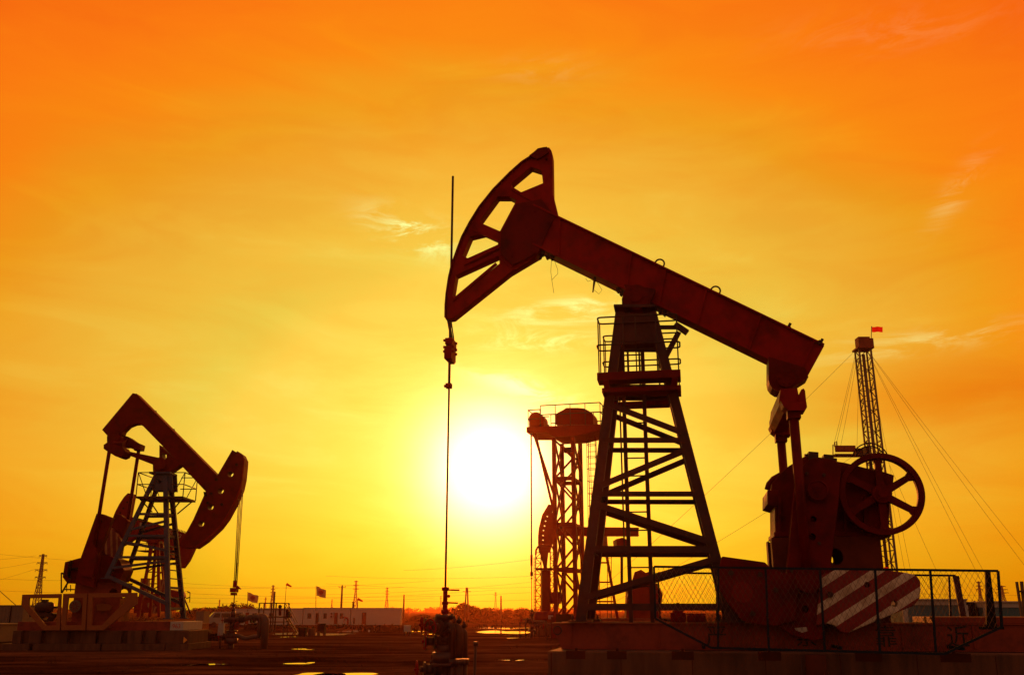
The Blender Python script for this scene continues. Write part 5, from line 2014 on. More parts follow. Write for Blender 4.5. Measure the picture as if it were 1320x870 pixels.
mb = MB()
for x in (-.75, -.4): mb.tube((x, .5, 0), (x, .5, qz(801)), .04, 6)
mb.tube((-.75, .5, qz(802)), (-.1, .5, qz(802)), .04, 6)
mb.build("pipe_stand", M['steel'], tw)

# red tank
tk = at(703, 795, 67.0)
t = thing("red_tank", "horizontal red tank with a small white patch at the tall tower's foot", "tank", (tk.x, 67.0, base_height(67)))
zc_ = tk.z - base_height(67)
mb = MB(); mb.lathe((-.78, 0, zc_), (1, 0, 0), [(0, .02), (.03, .18), (.12, .32), (.24, .37), (1.5, .37), (1.66, .32), (1.75, .18), (1.78, .02)], 20); mb.build("shell", M['red_far'], t)
mb = MB(); mb.box(.18, .5, -.376, -.36, zc_ - .12, zc_ + .12); mb.build("white_patch", M['greywall'], t)
for x in (-.45, .7):
    mb = MB(); mb.box(x - .06, x + .06, -.25, .25, -.05, zc_ - .3); mb.build("saddle_support", M['steel'], t)

# ------------------------------------------------------------------ unit behind the tower, head with a row of holes
F3 = Frame((at(776, 790, 78).x, 78, base_height(78)), 0)
bu = framed("pumping_unit", F3, "red beam unit behind the tall tower with a row of holes in its horsehead", "pumping unit", GRP)
hol = []
for x, y in ((705.5, 665.5), (703.3, 671.5), (701.9, 677.7), (700.6, 683.5), (700, 690), (700, 696), (700, 702.2)):
    c = F3.p(x, y, 0); hol.append(circle2((c.x, c.z), .062, 8))
mb = MB(); mb.prism(F3.poly([(706.8, 650), (711, 651), (713, 672), (716, 677), (716, 692), (711, 705), (709, 712), (694.6, 712), (693.6, 700), (693.6, 690), (694.7, 679.7), (698.7, 663.6)]), -.25, .25, hol); mb.build("horsehead", M['red_far'], bu)
mb = MB(); mb.prism(F3.poly([(708, 679), (823, 680), (822.8, 690.5), (708, 690)]), -.2, .2)
mb.prism(F3.poly([(708, 679), (823, 680), (823, 681.5), (708, 680.5)]), -.3, .3); mb.prism(F3.poly([(708, 689), (823, 689.5), (823, 691), (708, 690.5)]), -.3, .3); mb.build("walking_beam", M['red_far'], bu)
mb = MB(); mb.prism(F3.poly([(770, 691), (782, 691), (783, 705), (768, 705)]), -.4, .4); mb.build("saddle_bearing", M['orange'], bu)
for px0, px1 in ((752, 771), (796, 780)):
    for y in (-1.1, 1.1):
        mb = MB(); mb.bar(F3.p(px0, 797, y), F3.p(px1, 704, y * .3), .2, .2); mb.build("tower_leg", M['red_far'], bu)
for py, a_, b_ in ((725, 766.5, 784), (750, 761.5, 788), (775, 756.5, 792)):
    for y in (-.8, .8):
        mb = MB(); mb.bar(F3.p(a_, py, y), F3.p(b_, py, y), .12, .12); mb.build("cross_girt", M['red_far'], bu)
mb = MB()
for x in (783, 788): mb.bar(F3.p(x, 797, -.1), F3.p(x, 704, -.1), .05, .05)
for k in range(16): mb.bar(F3.p(783, 792 - k * 5.6, -.1), F3.p(788, 792 - k * 5.6, -.1), .03, .03)
mb.build("ladder", M['steel'], bu)
for y in (-1.0, 1.0):
    mb = MB(); mb.tube(F3.p(801.5, 694, y), F3.p(801.5, 760, y), .11, 10); mb.build("pitman_arm", M['steel'], bu)
mb = MB(); mb.prism(F3.poly([(792, 696), (800, 694), (805, 696), (806, 704), (793, 704)]), -1.2, 1.2); mb.build("equaliser_bar", M['red_far'], bu)
for y in (-1.0, 1.0):
    mb = MB(); mb.prism(F3.poly([(818, 737), (826, 734), (832, 738), (841, 735), (842, 757), (850, 758), (854, 766), (852, 778), (843, 783), (815, 786), (808, 770)], y), y - .18, y + .18); mb.build("crank", M['red_far'], bu)
mb = MB(); mb.prism(F3.poly([(808, 752), (846, 752), (848, 797), (806, 797)]), -.6, .6); mb.build("gearbox", M['red_far'], bu)
mb = MB(); mb.box(F3.p(745, 797, 0).x, F3.p(862, 797, 0).x, -1.3, 1.3, .3, F3.p(800, 796, 0).z); mb.build("skid", M['ochre'], bu)
mb = MB(); mb.box(F3.p(742, 797, 0).x, F3.p(866, 797, 0).x, -1.6, 1.6, -.2, .3); mb.build("foundation_block", M['concrete2'], bu)

# ------------------------------------------------------------------ belt-driven cabinet unit left of the tower
B4 = Frame((at(711, 790, 71).x, 71, base_height(71)), 0)
cu_ = framed("cabinet_pumping_unit", B4, "narrow upright cabinet unit with lattice side frames below the holed horsehead", "pumping unit", GRP)
mb = MB(); mb.prism(B4.poly([(698.3, 735), (708.6, 735), (708.6, 794), (698.3, 794)]), -.35, .35); mb.prism(B4.poly([(695, 709), (707, 709), (705, 729), (705, 735), (700.5, 735), (700.5, 729)]), -.3, .3); mb.build("belt_column", M['red_far'], cu_, .02)
for xa, xb in ((690.6, 697.4), (709.3, 714.2)):
    mb = MB()
    for x in (xa, xb):
        for y in (-.5, .5): mb.bar(B4.p(x, 794, y), B4.p(x, 708, y), .07, .07)
    k = 0
    y0_ = 712
    while y0_ < 790:
        for y in (-.5, .5):
            mb.bar(B4.p(xa if k % 2 else xb, y0_, y), B4.p(xb if k % 2 else xa, y0_ + 7, y), .05, .05)
            mb.bar(B4.p(xa, y0_, y), B4.p(xb, y0_, y), .05, .05)
        y0_ += 7; k += 1
    mb.build("lattice_frame", M['red_far'], cu_)
mb = MB()
pts = [B4.p(690.6, 715, 0), B4.p(691, 709, 0), B4.p(693.5, 704.5, 0), B4.p(698, 703, 0), B4.p(708, 703, 0), B4.p(712, 704.5, 0), B4.p(714, 709, 0)]
mb.path(pts, .07, 8)
mb.build("top_hoop", M['red_far'], cu_)
mb = MB(); mb.prism(B4.poly([(691, 732), (714, 732), (714, 734.5), (691, 734.5)]), -.55, .55); mb.build("cross_girt", M['red_far'], cu_)
mb = MB(); mb.prism(B4.poly([(709, 763), (719, 762), (723, 764), (723, 778), (709, 778)], -.6), -.9, -.4); mb.build("drive_box", M['red_far'], cu_)
mb = MB(); mb.box(B4.p(688, 795, 0).x, B4.p(724, 795, 0).x, -1.0, 1.0, -.1, B4.p(700, 793.5, 0).z); mb.build("base_block", M['concrete2'], cu_)
mb = MB()
for x in (688.5,):
    mb.bar(B4.p(x, 794, .6), B4.p(x, 718, .6), .05, .05); mb.bar(B4.p(690.3, 794, .6), B4.p(690.3, 718, .6), .05, .05)
    for k in range(19): mb.bar(B4.p(x, 792 - 4 * k, .6), B4.p(690.3, 792 - 4 * k, .6), .03, .03)
mb.build("ladder", M['steel'], cu_)
# ------------------------------------------------------------------ workover rig mast on the right
YM = 95.0
mz = base_height(YM)
cb = at(1150, 790, YM)
Mo = V(cb.x, YM, mz)
rig = thing("rig_mast", "tall slanting lattice mast of a workover rig with a red flag at its crown", "drilling mast", Mo)


def rp(px, py, y=0.0):
    return at(px, py, YM + y) - Mo


bl, br = rp(1141.5, 796), rp(1160.5, 796)
tl, tr = rp(1104.5, 450), rp(1119.5, 450)
bl.z = br.z = 0
def ch(k, t, y):
    p = lerp(bl, tl, t) if k == 0 else lerp(br, tr, t)
    return V(p.x, y, p.z)
for k in (0, 1):
    for y in (-.6, .6):
        mb = MB(); mb.bar(ch(k, 0, y), ch(k, 1, y), .17 if y < 0 else .14, .15); mb.build("mast_chord", M['pylon'], rig)
mb = MB()
NB = 26
for i in range(NB):
    t0_, t1_ = i / NB, (i + 1) / NB
    for k in (0, 1):
        mb.bar(ch(k, t0_, -.6 if i % 2 else .6), ch(k, t1_, .6 if i % 2 else -.6), .07, .07, ref=(1, 0, 0))
        mb.bar(ch(k, t0_, -.6), ch(k, t0_, .6), .07, .07, ref=(1, 0, 0))
    mb.bar(ch(0 if i % 2 else 1, t0_, .6), ch(1 if i % 2 else 0, t1_, .6), .07, .07)
    mb.bar(ch(0, t0_, .6), ch(1, t0_, .6), .06, .06)
    mb.bar(ch(1, t0_, -.6), lerp(ch(1, t0_, -.6), ch(0, t0_, -.6), .35), .06, .06)
mb.build("lattice_bracing", M['pylon'], rig)
mb = MB()
mb.tube(lerp(ch(0, .02, 0), ch(1, .02, 0), .5), lerp(ch(0, .98, 0), ch(1, .98, 0), .5), .16, 10)
mb.build("hoist_pipe", M['pylon'], rig)
mb = MB()
p0, p1 = rp(1116, 634), rp(1124, 655)
mb.bar(rp(1119.5, 641), rp(1121.5, 657), .5, .4); mb.bar(rp(1118, 615), rp(1122, 657), .08, .08)
mb.build("travelling_block", M['dark'], rig)
mb = MB()
zt_, zb_ = rp(1113, 436.5).z, rp(1113, 449).z
mb.box(rp(1103.2, 440).x, rp(1118, 440).x, -.8, .3, zb_, zt_); mb.box(rp(1118, 440).x + .01, rp(1123.3, 440).x, -.6, .9, zb_ - .12, zt_ - .1)
mb.box(rp(1102, 450).x, rp(1123, 450).x, -.9, .9, zb_ - .2, zb_ - .005)
crown = mb.build("crown_block", M['ochre'], rig, .03)
mb = MB(); mb.tube(rp(1123, 449), rp(1123.4, 420.5), .035, 6); fp = mb.build("flag_pole", M['steel'], rig)
mb = MB()
fv = []
for j in range(9):
    for i in range(2):
        x = lerp(1123.9, 1137.8, j / 8.0); y = (421.2 if i == 0 else 428) + .35 * math.sin(j * 1.1)
        q = rp(x, y, 0.12 * math.sin(j * .9))
        fv.append(q)
b = mb.add(fv)
for j in range(8): mb.face((b + 2 * j, b + 2 * j + 1, b + 2 * j + 3, b + 2 * j + 2), True)
def cloth(name, rgb, trans):
    m, nt_, bs = new_mat(name)
    bs.inputs["Base Color"].default_value = (*rgb, 1); bs.inputs["Roughness"].default_value = .9
    tr_ = nt_.nodes.new("ShaderNodeBsdfTranslucent"); tr_.inputs["Color"].default_value = (*trans, 1)
    mx = nt_.nodes.new("ShaderNodeMixShader"); mx.inputs[0].default_value = .6
    o_ = [n for n in nt_.nodes if n.type == 'OUTPUT_MATERIAL'][0]
    nt_.links.new(bs.outputs[0], mx.inputs[1]); nt_.links.new(tr_.outputs[0], mx.inputs[2]); nt_.links.new(mx.outputs[0], o_.inputs["Surface"])
    return m
M['flag_red'] = cloth("red_flag_cloth", (.7, .02, .02), (.9, .03, .03))
M['flag_grey'] = cloth("grey_flag_cloth", (.28, .20, .17), (.22, .14, .11))
M['emblem'] = cloth("emblem_cloth", (.6, .10, .02), (.8, .14, .02))
mb.build("red_flag", M['flag_red'], fp)
# monkey board
mb = MB()
mb.box(rp(1073.5, 584).x, rp(1122, 584).x, -.7, .7, rp(1100, 588).z, rp(1100, 586).z)
mbd = mb.build("monkey_board", M['steel'], rig)
mb = MB()
mb.box(rp(1073.5, 580).x, rp(1100, 580).x, -.72, -.66, rp(1090, 584).z, rp(1090, 575.5).z); mb.build("wind_screen", M['ochre'], mbd)
mb = MB(); mb.box(rp(1101, 580).x, rp(1110, 580).x, -.5, .2, rp(1100, 586).z, rp(1100, 578.5).z); mb.box(rp(1113.5, 580).x, rp(1120.5, 580).x, -.6, .4, rp(1100, 586).z, rp(1100, 576).z)
mb.build("tool_locker", M['dark'], mbd)
mb = MB(); mb.path([rp(1076, 576), rp(1076, 570), rp(1078.5, 568.5), rp(1079, 575.5)], .06, 6); mb.tube(rp(1073.7, 588), rp(1073.7, 573), .05, 6); mb.build("rail_post", M['steel'], mbd)
mb = MB()
mb.bar(rp(1147, 648), rp(1157, 735), .11, .11); mb.bar(rp(1139, 590), rp(1147, 648), .11, .11); mb.bar(rp(1136, 676), rp(1148, 671), .12, .3)
mb.build("side_ladder", M['pylon'], rig)
# carrier at its foot
mb = MB(); mb.box(-2.5, 6.5, -1.3, 1.3, .9, 1.5); mb.box(-2.4, -.6, -1.2, 1.2, 1.5, 2.6); mb.build("carrier_deck", M['ochre'], rig, .05)
for x in (-1.6, -.3, 3.6, 5.0):
    for y in (-1.15, 1.15):
        mb = MB(); mb.tube((x, y - .17, .5), (x, y + .17, .5), .52, 20); wv = mb.build("wheel", M['rubber'], rig)
        mb = MB(); mb.tube((x, y - .18, .5), (x, y + .18, .5), .27, 14); mb.build("rim", M['steel'], wv)
# guy wires
GW = [((1103.5, 451), (845, 690), 0, "long guy wire running from the mast crown down left behind the beam tail"),
      ((1103.5, 452), (1073.5, 578), 0, "left guy wire of three from mast crown to monkey board"),
      ((1104.5, 453), (1076, 580), -1, "middle guy wire of three from mast crown to monkey board"),
      ((1106, 455), (1083, 578), 0, "right guy wire of three from mast crown to monkey board"),
      ((1122, 456), (1335, 725), 4, "outermost guy wire sloping from the mast crown past the right edge"),
      ((1121.5, 456), (1335, 745), -4, "second guy wire sloping from the mast crown past the right edge"),
      ((1121, 458), (1290, 775), 3, "upper one of the paired guy wires landing behind the mesh guard"),
      ((1120.5, 458), (1279, 775), -3, "lower one of the paired guy wires landing behind the mesh guard"),
      ((1122, 475), (1182, 775), 2, "steep guy wire dropping close to the right of the sheave"),
      ((1121, 490), (1174, 775), -2, "steepest guy wire dropping beside the mast foot"),
      ((1147, 600), (1226, 775), 1, "short guy wire from mid mast to behind the mesh guard"),
      ((1000, 648), (905, 705), 2, "faint guy wire left of the gearbox sloping down left"),
      ((1107, 462), (1104.5, 582), .5, "plumb line hanging straight from the crown")]
for (x0_, y0_), (x1_, y1_), dy, lab in GW:
    a, b = at(x0_, y0_, YM), at(x1_, y1_, YM + dy)
    if (x0_, y0_) == (1000, 648):
        a = at(1105, 588, YM)
        d_ = at(905, 705, YM) - at(1000, 648, YM)
        a = at(1000, 648, YM) - d_ * 1.05
    if y1_ > 689 or (x0_, y0_) == (1000, 648):
        d_ = b - a
        k = (a.z - base_height(YM)) / -d_.z
        b = a + d_ * k
    t = thing("guy_wire", lab, "wire", (b.x, b.y, b.z), 0, "guy wires of the rig mast")
    mb = MB()
    sag = .012 * (a - b).length
    pts = [lerp(a - b, V(0, 0, 0), i / 10) - V(0, 0, sag * 4 * (i / 10) * (1 - i / 10)) for i in range(11)]
    mb.path(pts, .014, 5); mb.build("cable", M['wire'], t)
    if y1_ > 689:
        mb = MB(); mb.tube((0, 0, -.2), (0, 0, .25), .07, 6); mb.build("anchor", M['steel'], t)

# red lamp low on the mast
pl = at(1142.5, 733.5, 80)
t = thing("warning_dome", "small red domed hood standing on a post behind the gearbox pedestal", "warning lamp", (pl.x, 80, base_height(80)))
mb = MB(); mb.tube((0, 0, 0), (0, 0, pl.z - base_height(80) - .25), .06, 8); mb.build("post", M['steel'], t)
mb = MB(); mb.lathe((0, 0, pl.z - base_height(80) - .25), (0, 0, 1), [(0, .36), (.12, .36), (.3, .27), (.42, .12), (.45, .01)], 16); mb.build("dome", M['flag_red'], t)

# ------------------------------------------------------------------ blue site sheds on the right
def shed(px0, px1, ytop, Y, lab, parts_white):
    zb_ = base_height(Y)
    a, b = at(px0, ytop, Y), at(px1, ytop, Y)
    t = thing("site_shed", lab, "shed", ((a.x + b.x) / 2, Y, zb_), 0, "blue sheds behind the near unit")
    hw = (b.x - a.x) / 2
    h_ = a.z - zb_
    mb = MB()
    n = int(hw * 2 / .32)
    base_pts = []
    for i in range(n * 4 + 1):
        x = -hw + 2 * hw * i / (n * 4)
        base_pts.append((x, -.03 if (i % 4) in (1, 2) else 0.0))
    b0 = mb.add([(x, y, .05) for x, y in base_pts]); b1 = mb.add([(x, y, h_ - .25) for x, y in base_pts])
    for i in range(n * 4): mb.face((b0 + i, b0 + i + 1, b1 + i + 1, b1 + i))
    mb.box(-hw + .01, hw - .01, .01, 2.4, .05, h_ - .25)
    mb.build("wall", M['shedblue'], t)
    mb = MB(); mb.box(-hw - .04, hw + .04, -.08, 2.5, h_ - .34, h_ - .07); mb.box(-hw - .1, hw + .1, -.2, 2.6, h_ - .07, h_); mb.build("roof", M['greywall'], t, .01)
    for x in (-hw, hw):
        mb = MB(); mb.box(x - .13, x + .13, -.06, .12, 0, h_ - .34); mb.build("corner_post", M['greywall'], t, .01)
    return t
M['shedblue'] = paint("blue_cladding", (.05, .13, .17), .55, .15, (.06, .04, .03), bump=.1)
M['dust'] = M['concrete2']
shed(1165, 1243, 771.5, 56, "blue clad shed with whitish eaves directly right of the striped counterweight", None)
shed(1270, 1330, 774.5, 56, "blue clad shed at the right edge beyond the slanting guy wires", None)
for k, (xa, xb, yt, lab) in enumerate(((1246, 1256, 776, "dark narrow cabinet with stub pipe left of the gap between the blue sheds"), (1258, 1267, 778, "dark wider cabinet right of the gap between the blue sheds"))):
    a, b = at(xa, yt, 57), at(xb, yt, 57)
    t = thing("steel_cabinet", lab, "cabinet", ((a.x + b.x) / 2, 57, 0))
    w_ = (b.x - a.x) / 2
    mb = MB(); mb.box(-w_, w_, 0, .6, .1, a.z); mb.build("body", M['dark'], t, .02)
    mb = MB()
    for x in (-w_ * .5, w_ * .5): mb.box(x - .02, x + .02, -.03, 0, .3, a.z - .1)
    mb.tube((-w_ * .6, .3, a.z), (-w_ * .6, .3, a.z + .18), .05, 6)
    mb.build("handle", M['steel'], t)
    mb = MB(); mb.box(-w_, w_, 0.05, .55, 0, .1); mb.build("plinth", M['concrete2'], t)

# ------------------------------------------------------------------ white site cabins
YC = 146.0
def cabin(px0, px1, ytop, ybot, label, openings, Y=YC, mat='cabin', grp="white site cabins"):
    zb_ = base_height(Y)
    a, b = at(px0, ytop, Y), at(px1, ytop, Y)
    zbot = at(px0, ybot, Y).z
    t = thing("site_cabin", label, "cabin", ((a.x + b.x) / 2, Y, zb_), 0, grp)
    hw = (b.x - a.x) / 2
    h_ = a.z - zb_
    cx_ = (a.x + b.x) / 2
    holes_ = []
    for kind, x0_, x1_, y0_, y1_ in openings:
        if kind == 'ac': continue
        p, q = at(x0_, y0_, Y), at(x1_, y1_, Y)
        z1_ = p.z - zb_; z0_ = max(q.z - zb_, .2)
        holes_.append((kind, p.x - cx_, q.x - cx_, z0_, z1_))
    mb = MB()
    mb.prism([(-hw, .12), (hw, .12), (hw, h_), (-hw, h_)], 0, .08, [[(x0_, z0_), (x1_, z0_), (x1_, z1_), (x0_, z1_)] for _, x0_, x1_, z0_, z1_ in holes_])
    mb.box(-hw, hw, 2.3, 2.38, .12, h_); mb.box(-hw, -hw + .08, .081, 2.299, .12, h_); mb.box(hw - .08, hw, .081, 2.299, .12, h_)
    mb.box(-hw + .081, hw - .081, .081, 2.299, .12, .2)
    mb.build("wall", M[mat], t)
    mb = MB(); mb.box(-hw - .06, hw + .06, -.08, 2.46, h_ + .002, h_ + .09); mb.build("roof", M['greywall'], t)
    mb = MB(); mb.box(-hw + .1, hw - .1, .1, 2.3, -.3, .118); mb.build("plinth", M['dark'], t)
    for kind, x0_, x1_, z0_, z1_ in holes_:
        if kind == 'open': continue
        mb = MB()
        f_ = .06
        mb.prism([(x0_, z0_), (x1_, z0_), (x1_, z1_), (x0_, z1_)], .02, .07, [[(x0_ + f_, z0_ + f_), (x1_ - f_, z0_ + f_), (x1_ - f_, z1_ - f_), (x0_ + f_, z1_ - f_)]])
        o_ = mb.build("door" if kind == 'door' else "window", M['steel'], t)
        mb = MB(); mb.box(x0_ + f_, x1_ - f_, .035, .055, z0_ + f_, z1_ - f_); mb.build("panel" if kind == 'door' else "pane", M['ochre'] if kind == 'door' else M['glass'], o_)
    for kind, x0_, x1_, y0_, y1_ in openings:
        if kind != 'ac': continue
        p, q = at(x0_, y0_, Y), at(x1_, y1_, Y)
        mb = MB(); mb.box(p.x - cx_, q.x - cx_, -.32, -.003, q.z - zb_, p.z - zb_); ac = mb.build("air_conditioner", M['greywall'], t, .02)
        mb = MB(); mb.tube(((p.x + q.x) / 2 - cx_, -.33, (p.z + q.z) / 2 - zb_), ((p.x + q.x) / 2 - cx_, -.321, (p.z + q.z) / 2 - zb_), abs(q.x - p.x) * .33, 12); mb.build("fan_grille", M['steel'], ac)
    return t


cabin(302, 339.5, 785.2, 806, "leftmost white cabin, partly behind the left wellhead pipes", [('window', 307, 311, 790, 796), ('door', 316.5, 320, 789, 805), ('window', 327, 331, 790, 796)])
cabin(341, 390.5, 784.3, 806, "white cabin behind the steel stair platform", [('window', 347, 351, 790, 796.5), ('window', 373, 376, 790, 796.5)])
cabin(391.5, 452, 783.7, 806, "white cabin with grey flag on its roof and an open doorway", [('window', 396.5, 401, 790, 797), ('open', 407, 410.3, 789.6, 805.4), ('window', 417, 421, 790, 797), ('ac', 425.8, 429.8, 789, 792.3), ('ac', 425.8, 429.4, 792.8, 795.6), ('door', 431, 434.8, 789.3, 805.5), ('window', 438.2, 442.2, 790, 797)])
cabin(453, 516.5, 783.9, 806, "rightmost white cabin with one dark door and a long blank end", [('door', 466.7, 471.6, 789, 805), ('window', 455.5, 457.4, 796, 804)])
t = thing("stove_pipe", "short dark stove pipe on the seam of the two right cabins' roofs", "chimney", at(455.3, 783.2, YC + .8))
mb = MB(); mb.tube((0, 0, -.05), (0, 0, .75), .16, 10); mb.build("flue", M['steel'], t)
mb = MB(); mb.lathe((0, 0, .76), (0, 0, 1), [(0, .24), (.06, .24), (.16, .03)], 10); mb.build("cowl", M['steel'], t)

# grey containers on the far left edge
def container(px0, px1, ytop, Y, label, seams):
    zb_ = base_height(Y)
    a, b = at(px0, ytop, Y), at(px1, ytop, Y)
    t = thing("shipping_container", label, "container", ((a.x + b.x) / 2, Y, zb_))
    hw = (b.x - a.x) / 2; h_ = a.z - zb_
    mb = MB(); mb.box(-hw, hw, 0, 2.4, .12, h_ - .07)
    for i in range(int(hw * 2 / .25)):
        x = -hw + .12 + i * .25
        mb.box(x, x + .1, -.03, -.002, .2, h_ - .15)
    mb.build("body", M['dullwall'], t)
    mb = MB(); mb.box(-hw - .05, hw + .05, -.06, 2.45, h_ - .07, h_); mb.build("roof", M['dullwall'], t)
    for s in seams:
        x = at(s, ytop, Y).x - (a.x + b.x) / 2
        mb = MB(); mb.box(x - .04, x + .04, -.07, -.031, .15, h_ - .1); mb.build("door_post", M['dark'], t)
    mb = MB(); mb.box(-hw, hw, .02, 2.38, -.1, .118); mb.build("base_rail", M['dark'], t)
    return t
container(-22, 31, 779.5, 74, "long grey container at the left edge behind the left unit", (15.5,))
container(-30, 1.5, 803.5, 52, "low grey box container cut by the left edge of the photo", ())
t = container(253, 263, 787.3, 122, "small pale container left of the parked white van", ())

# the van
pv_ = ground_at(289, 808)
vn = thing("parked_van", "white van parked behind the left wellhead, seen from its left front", "van", pv_, R(22), None)
LV_ = 4.6
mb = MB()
side = [(-2.3, .45), (-2.3, .95), (-2.15, 1.15), (-1.5, 1.9), (-1.3, 1.98), (2.2, 1.98), (2.3, 1.85), (2.3, .45)]
mb.prism(side, -.85, .85); mb.build("body", M['van'], vn, .06)
for s in (-1, 1):
    for x0_, x1_ in ((-1.55, -.75), (-.6, .6), (.75, 1.95)):
        mb = MB(); mb.prism([(x0_ + (.05 if x0_ > -1 else -.1), 1.25), (x1_, 1.25), (x1_, 1.78), (x0_ + (.05 if x0_ > -1 else .2), 1.78)], s * .852 - .012, s * .852 + .012); mb.build("window", M['glass'], vn)
mb = MB(); mb.quadprism([(-2.07, -.72, 1.26), (-2.07, .72, 1.26), (-1.58, .66, 1.82), (-1.58, -.66, 1.82)], (-.025, 0, .02)); mb.build("windscreen", M['glass'], vn)
for x in (-1.45, 1.45):
    for s in (-1, 1):
        mb = MB(); mb.tube((x, s * .86, .34), (x, s * .62, .34), .34, 18); w_ = mb.build("wheel", M['rubber'], vn)
        mb = MB(); mb.tube((x, s * .875, .34), (x, s * .84, .34), .19, 12); mb.build("rim", M['steel'], w_)
for s in (-1, 1):
    mb = MB(); mb.ball((-2.29, s * .62, .8), .11, 10, 6, (.4, 1, .8)); mb.build("headlight", M['glass'], vn)
mb = MB(); mb.box(-2.38, -2.28, -.8, .8, .4, .58); mb.build("bumper", M['dark'], vn, .02)
pz_ = ground_at(268.5, 807)
t = thing("red_skip", "low red steel skip left of the parked white van", "skip", pz_)
mb = MB(); mb.hexa([(-.85, -.5, .1), (.85, -.5, .1), (.85, .5, .1), (-.85, .5, .1), (-1.05, -.6, .85), (1.05, -.6, .85), (1.05, .6, .85), (-1.05, .6, .85)]); mb.build("bin", M['red_far'], t, .02)
mb = MB(); mb.box(-.7, -.5, -.4, .4, -.05, .1); mb.box(.5, .7, -.4, .4, -.05, .1); mb.build("runner", M['dark'], t)
pz_ = ground_at(262, 805)
t = thing("drum", "small pale upright drum between the pale container and the red skip", "drum", pz_)
mb = MB(); mb.drum((0, 0, 0), (0, 0, 1), ((0, .85, .29), (.27, .31, .305), (.55, .59, .305)), 16); mb.build("shell", M['greywall'], t)
mb = MB(); mb.tube((0, 0, .85), (0, 0, .88), .3, 16); mb.build("lid", M['steel'], t)

# steel stair platform
Sf = Frame((at(353, 800, 84).x, 84, base_height(84)), 0)
st = framed("stair_platform", Sf, "open steel stair platform with railings in front of the white cabins", "platform")
zd = Sf.p(352, 794, 0).z; zr_ = Sf.p(352, 777, 0).z
xa, xb = Sf.p(336.5, 794, 0).x, Sf.p(369, 794, 0).x
for x in (xa, Sf.p(352.5, 790, 0).x, xb):
    for y in (-.8, .8):
        mb = MB(); mb.bar((x, y, -.1), (x, y, zr_), .09, .09); mb.build("post", M['steel'], st)
mb = MB(); mb.box(xa, xb, -.8, .8, zd - .1, zd); mb.build("deck", M['steel'], st)
mb = MB()
for z in (zr_, (zr_ + zd) / 2, (zd * .65)):
    for y in (-.8, .8): mb.bar((xa, y, z), (xb, y, z), .06, .06)
mb.build("rail", M['steel'], st)
mb = MB(); mb.bar((Sf.p(352.4, 790, -.9).x, -.9, -.1), (Sf.p(352.4, 790, -.9).x, -.9, Sf.p(352.4, 762, -.9).z), .11, .11); mb.build("tall_post", M['wood'], st)
p, q = Sf.p(369, 783, 0), Sf.p(382, 806, 0)
for y in (-.45, .45):
    mb = MB(); mb.bar((p.x, y, zd), (q.x, y, 0), .12, .06); mb.bar((p.x, y, zr_), (q.x, y, .75), .05, .05); mb.build("stringer", M['steel'], st)
mb = MB()
for k in range(5): t_ = (k + .5) / 5; c = lerp(V(p.x, 0, zd), V(q.x, 0, 0), t_); mb.box(c.x - .12, c.x + .12, -.44, .44, c.z - .02, c.z + .02)
mb.build("tread", M['steel'], st)
mb = MB(); mb.box(Sf.p(369.5, 790, 0).x, Sf.p(373, 790, 0).x, -.4, .4, zd - .1, zd + .55); mb.build("control_box", M['dark'], st)
mb = MB(); mb.tube(Sf.p(361, 793, 0), Sf.p(361, 783, 0), .12, 8); mb.ball(Sf.p(361, 781.5, 0), .16); mb.build("lamp_head", M['dark'], st)

# boxes on the flat
for xa_, xb_, yt_, yb_, mat_, lab in ((385.5, 394, 811, 820.5, 'dark', "dark square crate on the flat below the flagged cabin"), (397.5, 405.5, 811.5, 819.5, 'concrete2', "brown crate between the dark crate and the legged tank"), (410, 418.5, 806, 818.5, 'dark', "dark tank on four legs in front of the cabin door"),
                               (521, 528.5, 808, 818.5, 'greywall', "small pale box on four legs right of the rightmost cabin")):
    g_ = ground_at((xa_ + xb_) / 2, yb_)
    sc_ = 1.04 * g_.y / FPX
    w_, h_ = (xb_ - xa_) * sc_ / 2, (yb_ - yt_) * sc_
    leg = 'legs' in lab or 'legged' in lab and 'four' in lab
    t = thing("crate" if 'crate' in lab else "box_tank", lab, "crate" if 'crate' in lab else "tank", g_)
    z0_ = h_ * .38 if 'four legs' in lab else .05
    mb = MB(); mb.box(-w_, w_, -w_, w_, z0_, h_); mb.build("body", M[mat_], t, .02)
    for sx_ in (-1, 1):
        for sy_ in (-1, 1):
            mb = MB(); mb.box(sx_ * w_ * .8 - .06, sx_ * w_ * .8 + .06, sy_ * w_ * .8 - .06, sy_ * w_ * .8 + .06, -.05, z0_); mb.build("leg", M['steel'], t)
    mb = MB(); mb.box(-w_ * 1.04, w_ * 1.04, -w_ * 1.04, w_ * 1.04, h_ + .001, h_ + .06); mb.build("lid", M[mat_], t)

# the person bending in front of the cabins
def skin_body(name, joints, edges, mat, parent, sub=2):
    me_ = bpy.data.meshes.new(name)
    me_.from_pydata([j[0] for j in joints], edges, [])
    me_.materials.append(mat)
    o_ = bpy.data.objects.new(name, me_)
    col.objects.link(o_)
    o_.parent = parent
    md = o_.modifiers.new("skin", 'SKIN')
    for i, j in enumerate(joints):
        me_.skin_vertices[0].data[i].radius = (j[1], j[1])
    me_.skin_vertices[0].data[0].use_root = True
    sb = o_.modifiers.new("sub", 'SUBSURF'); sb.levels = sub; sb.render_levels = sub
    return o_


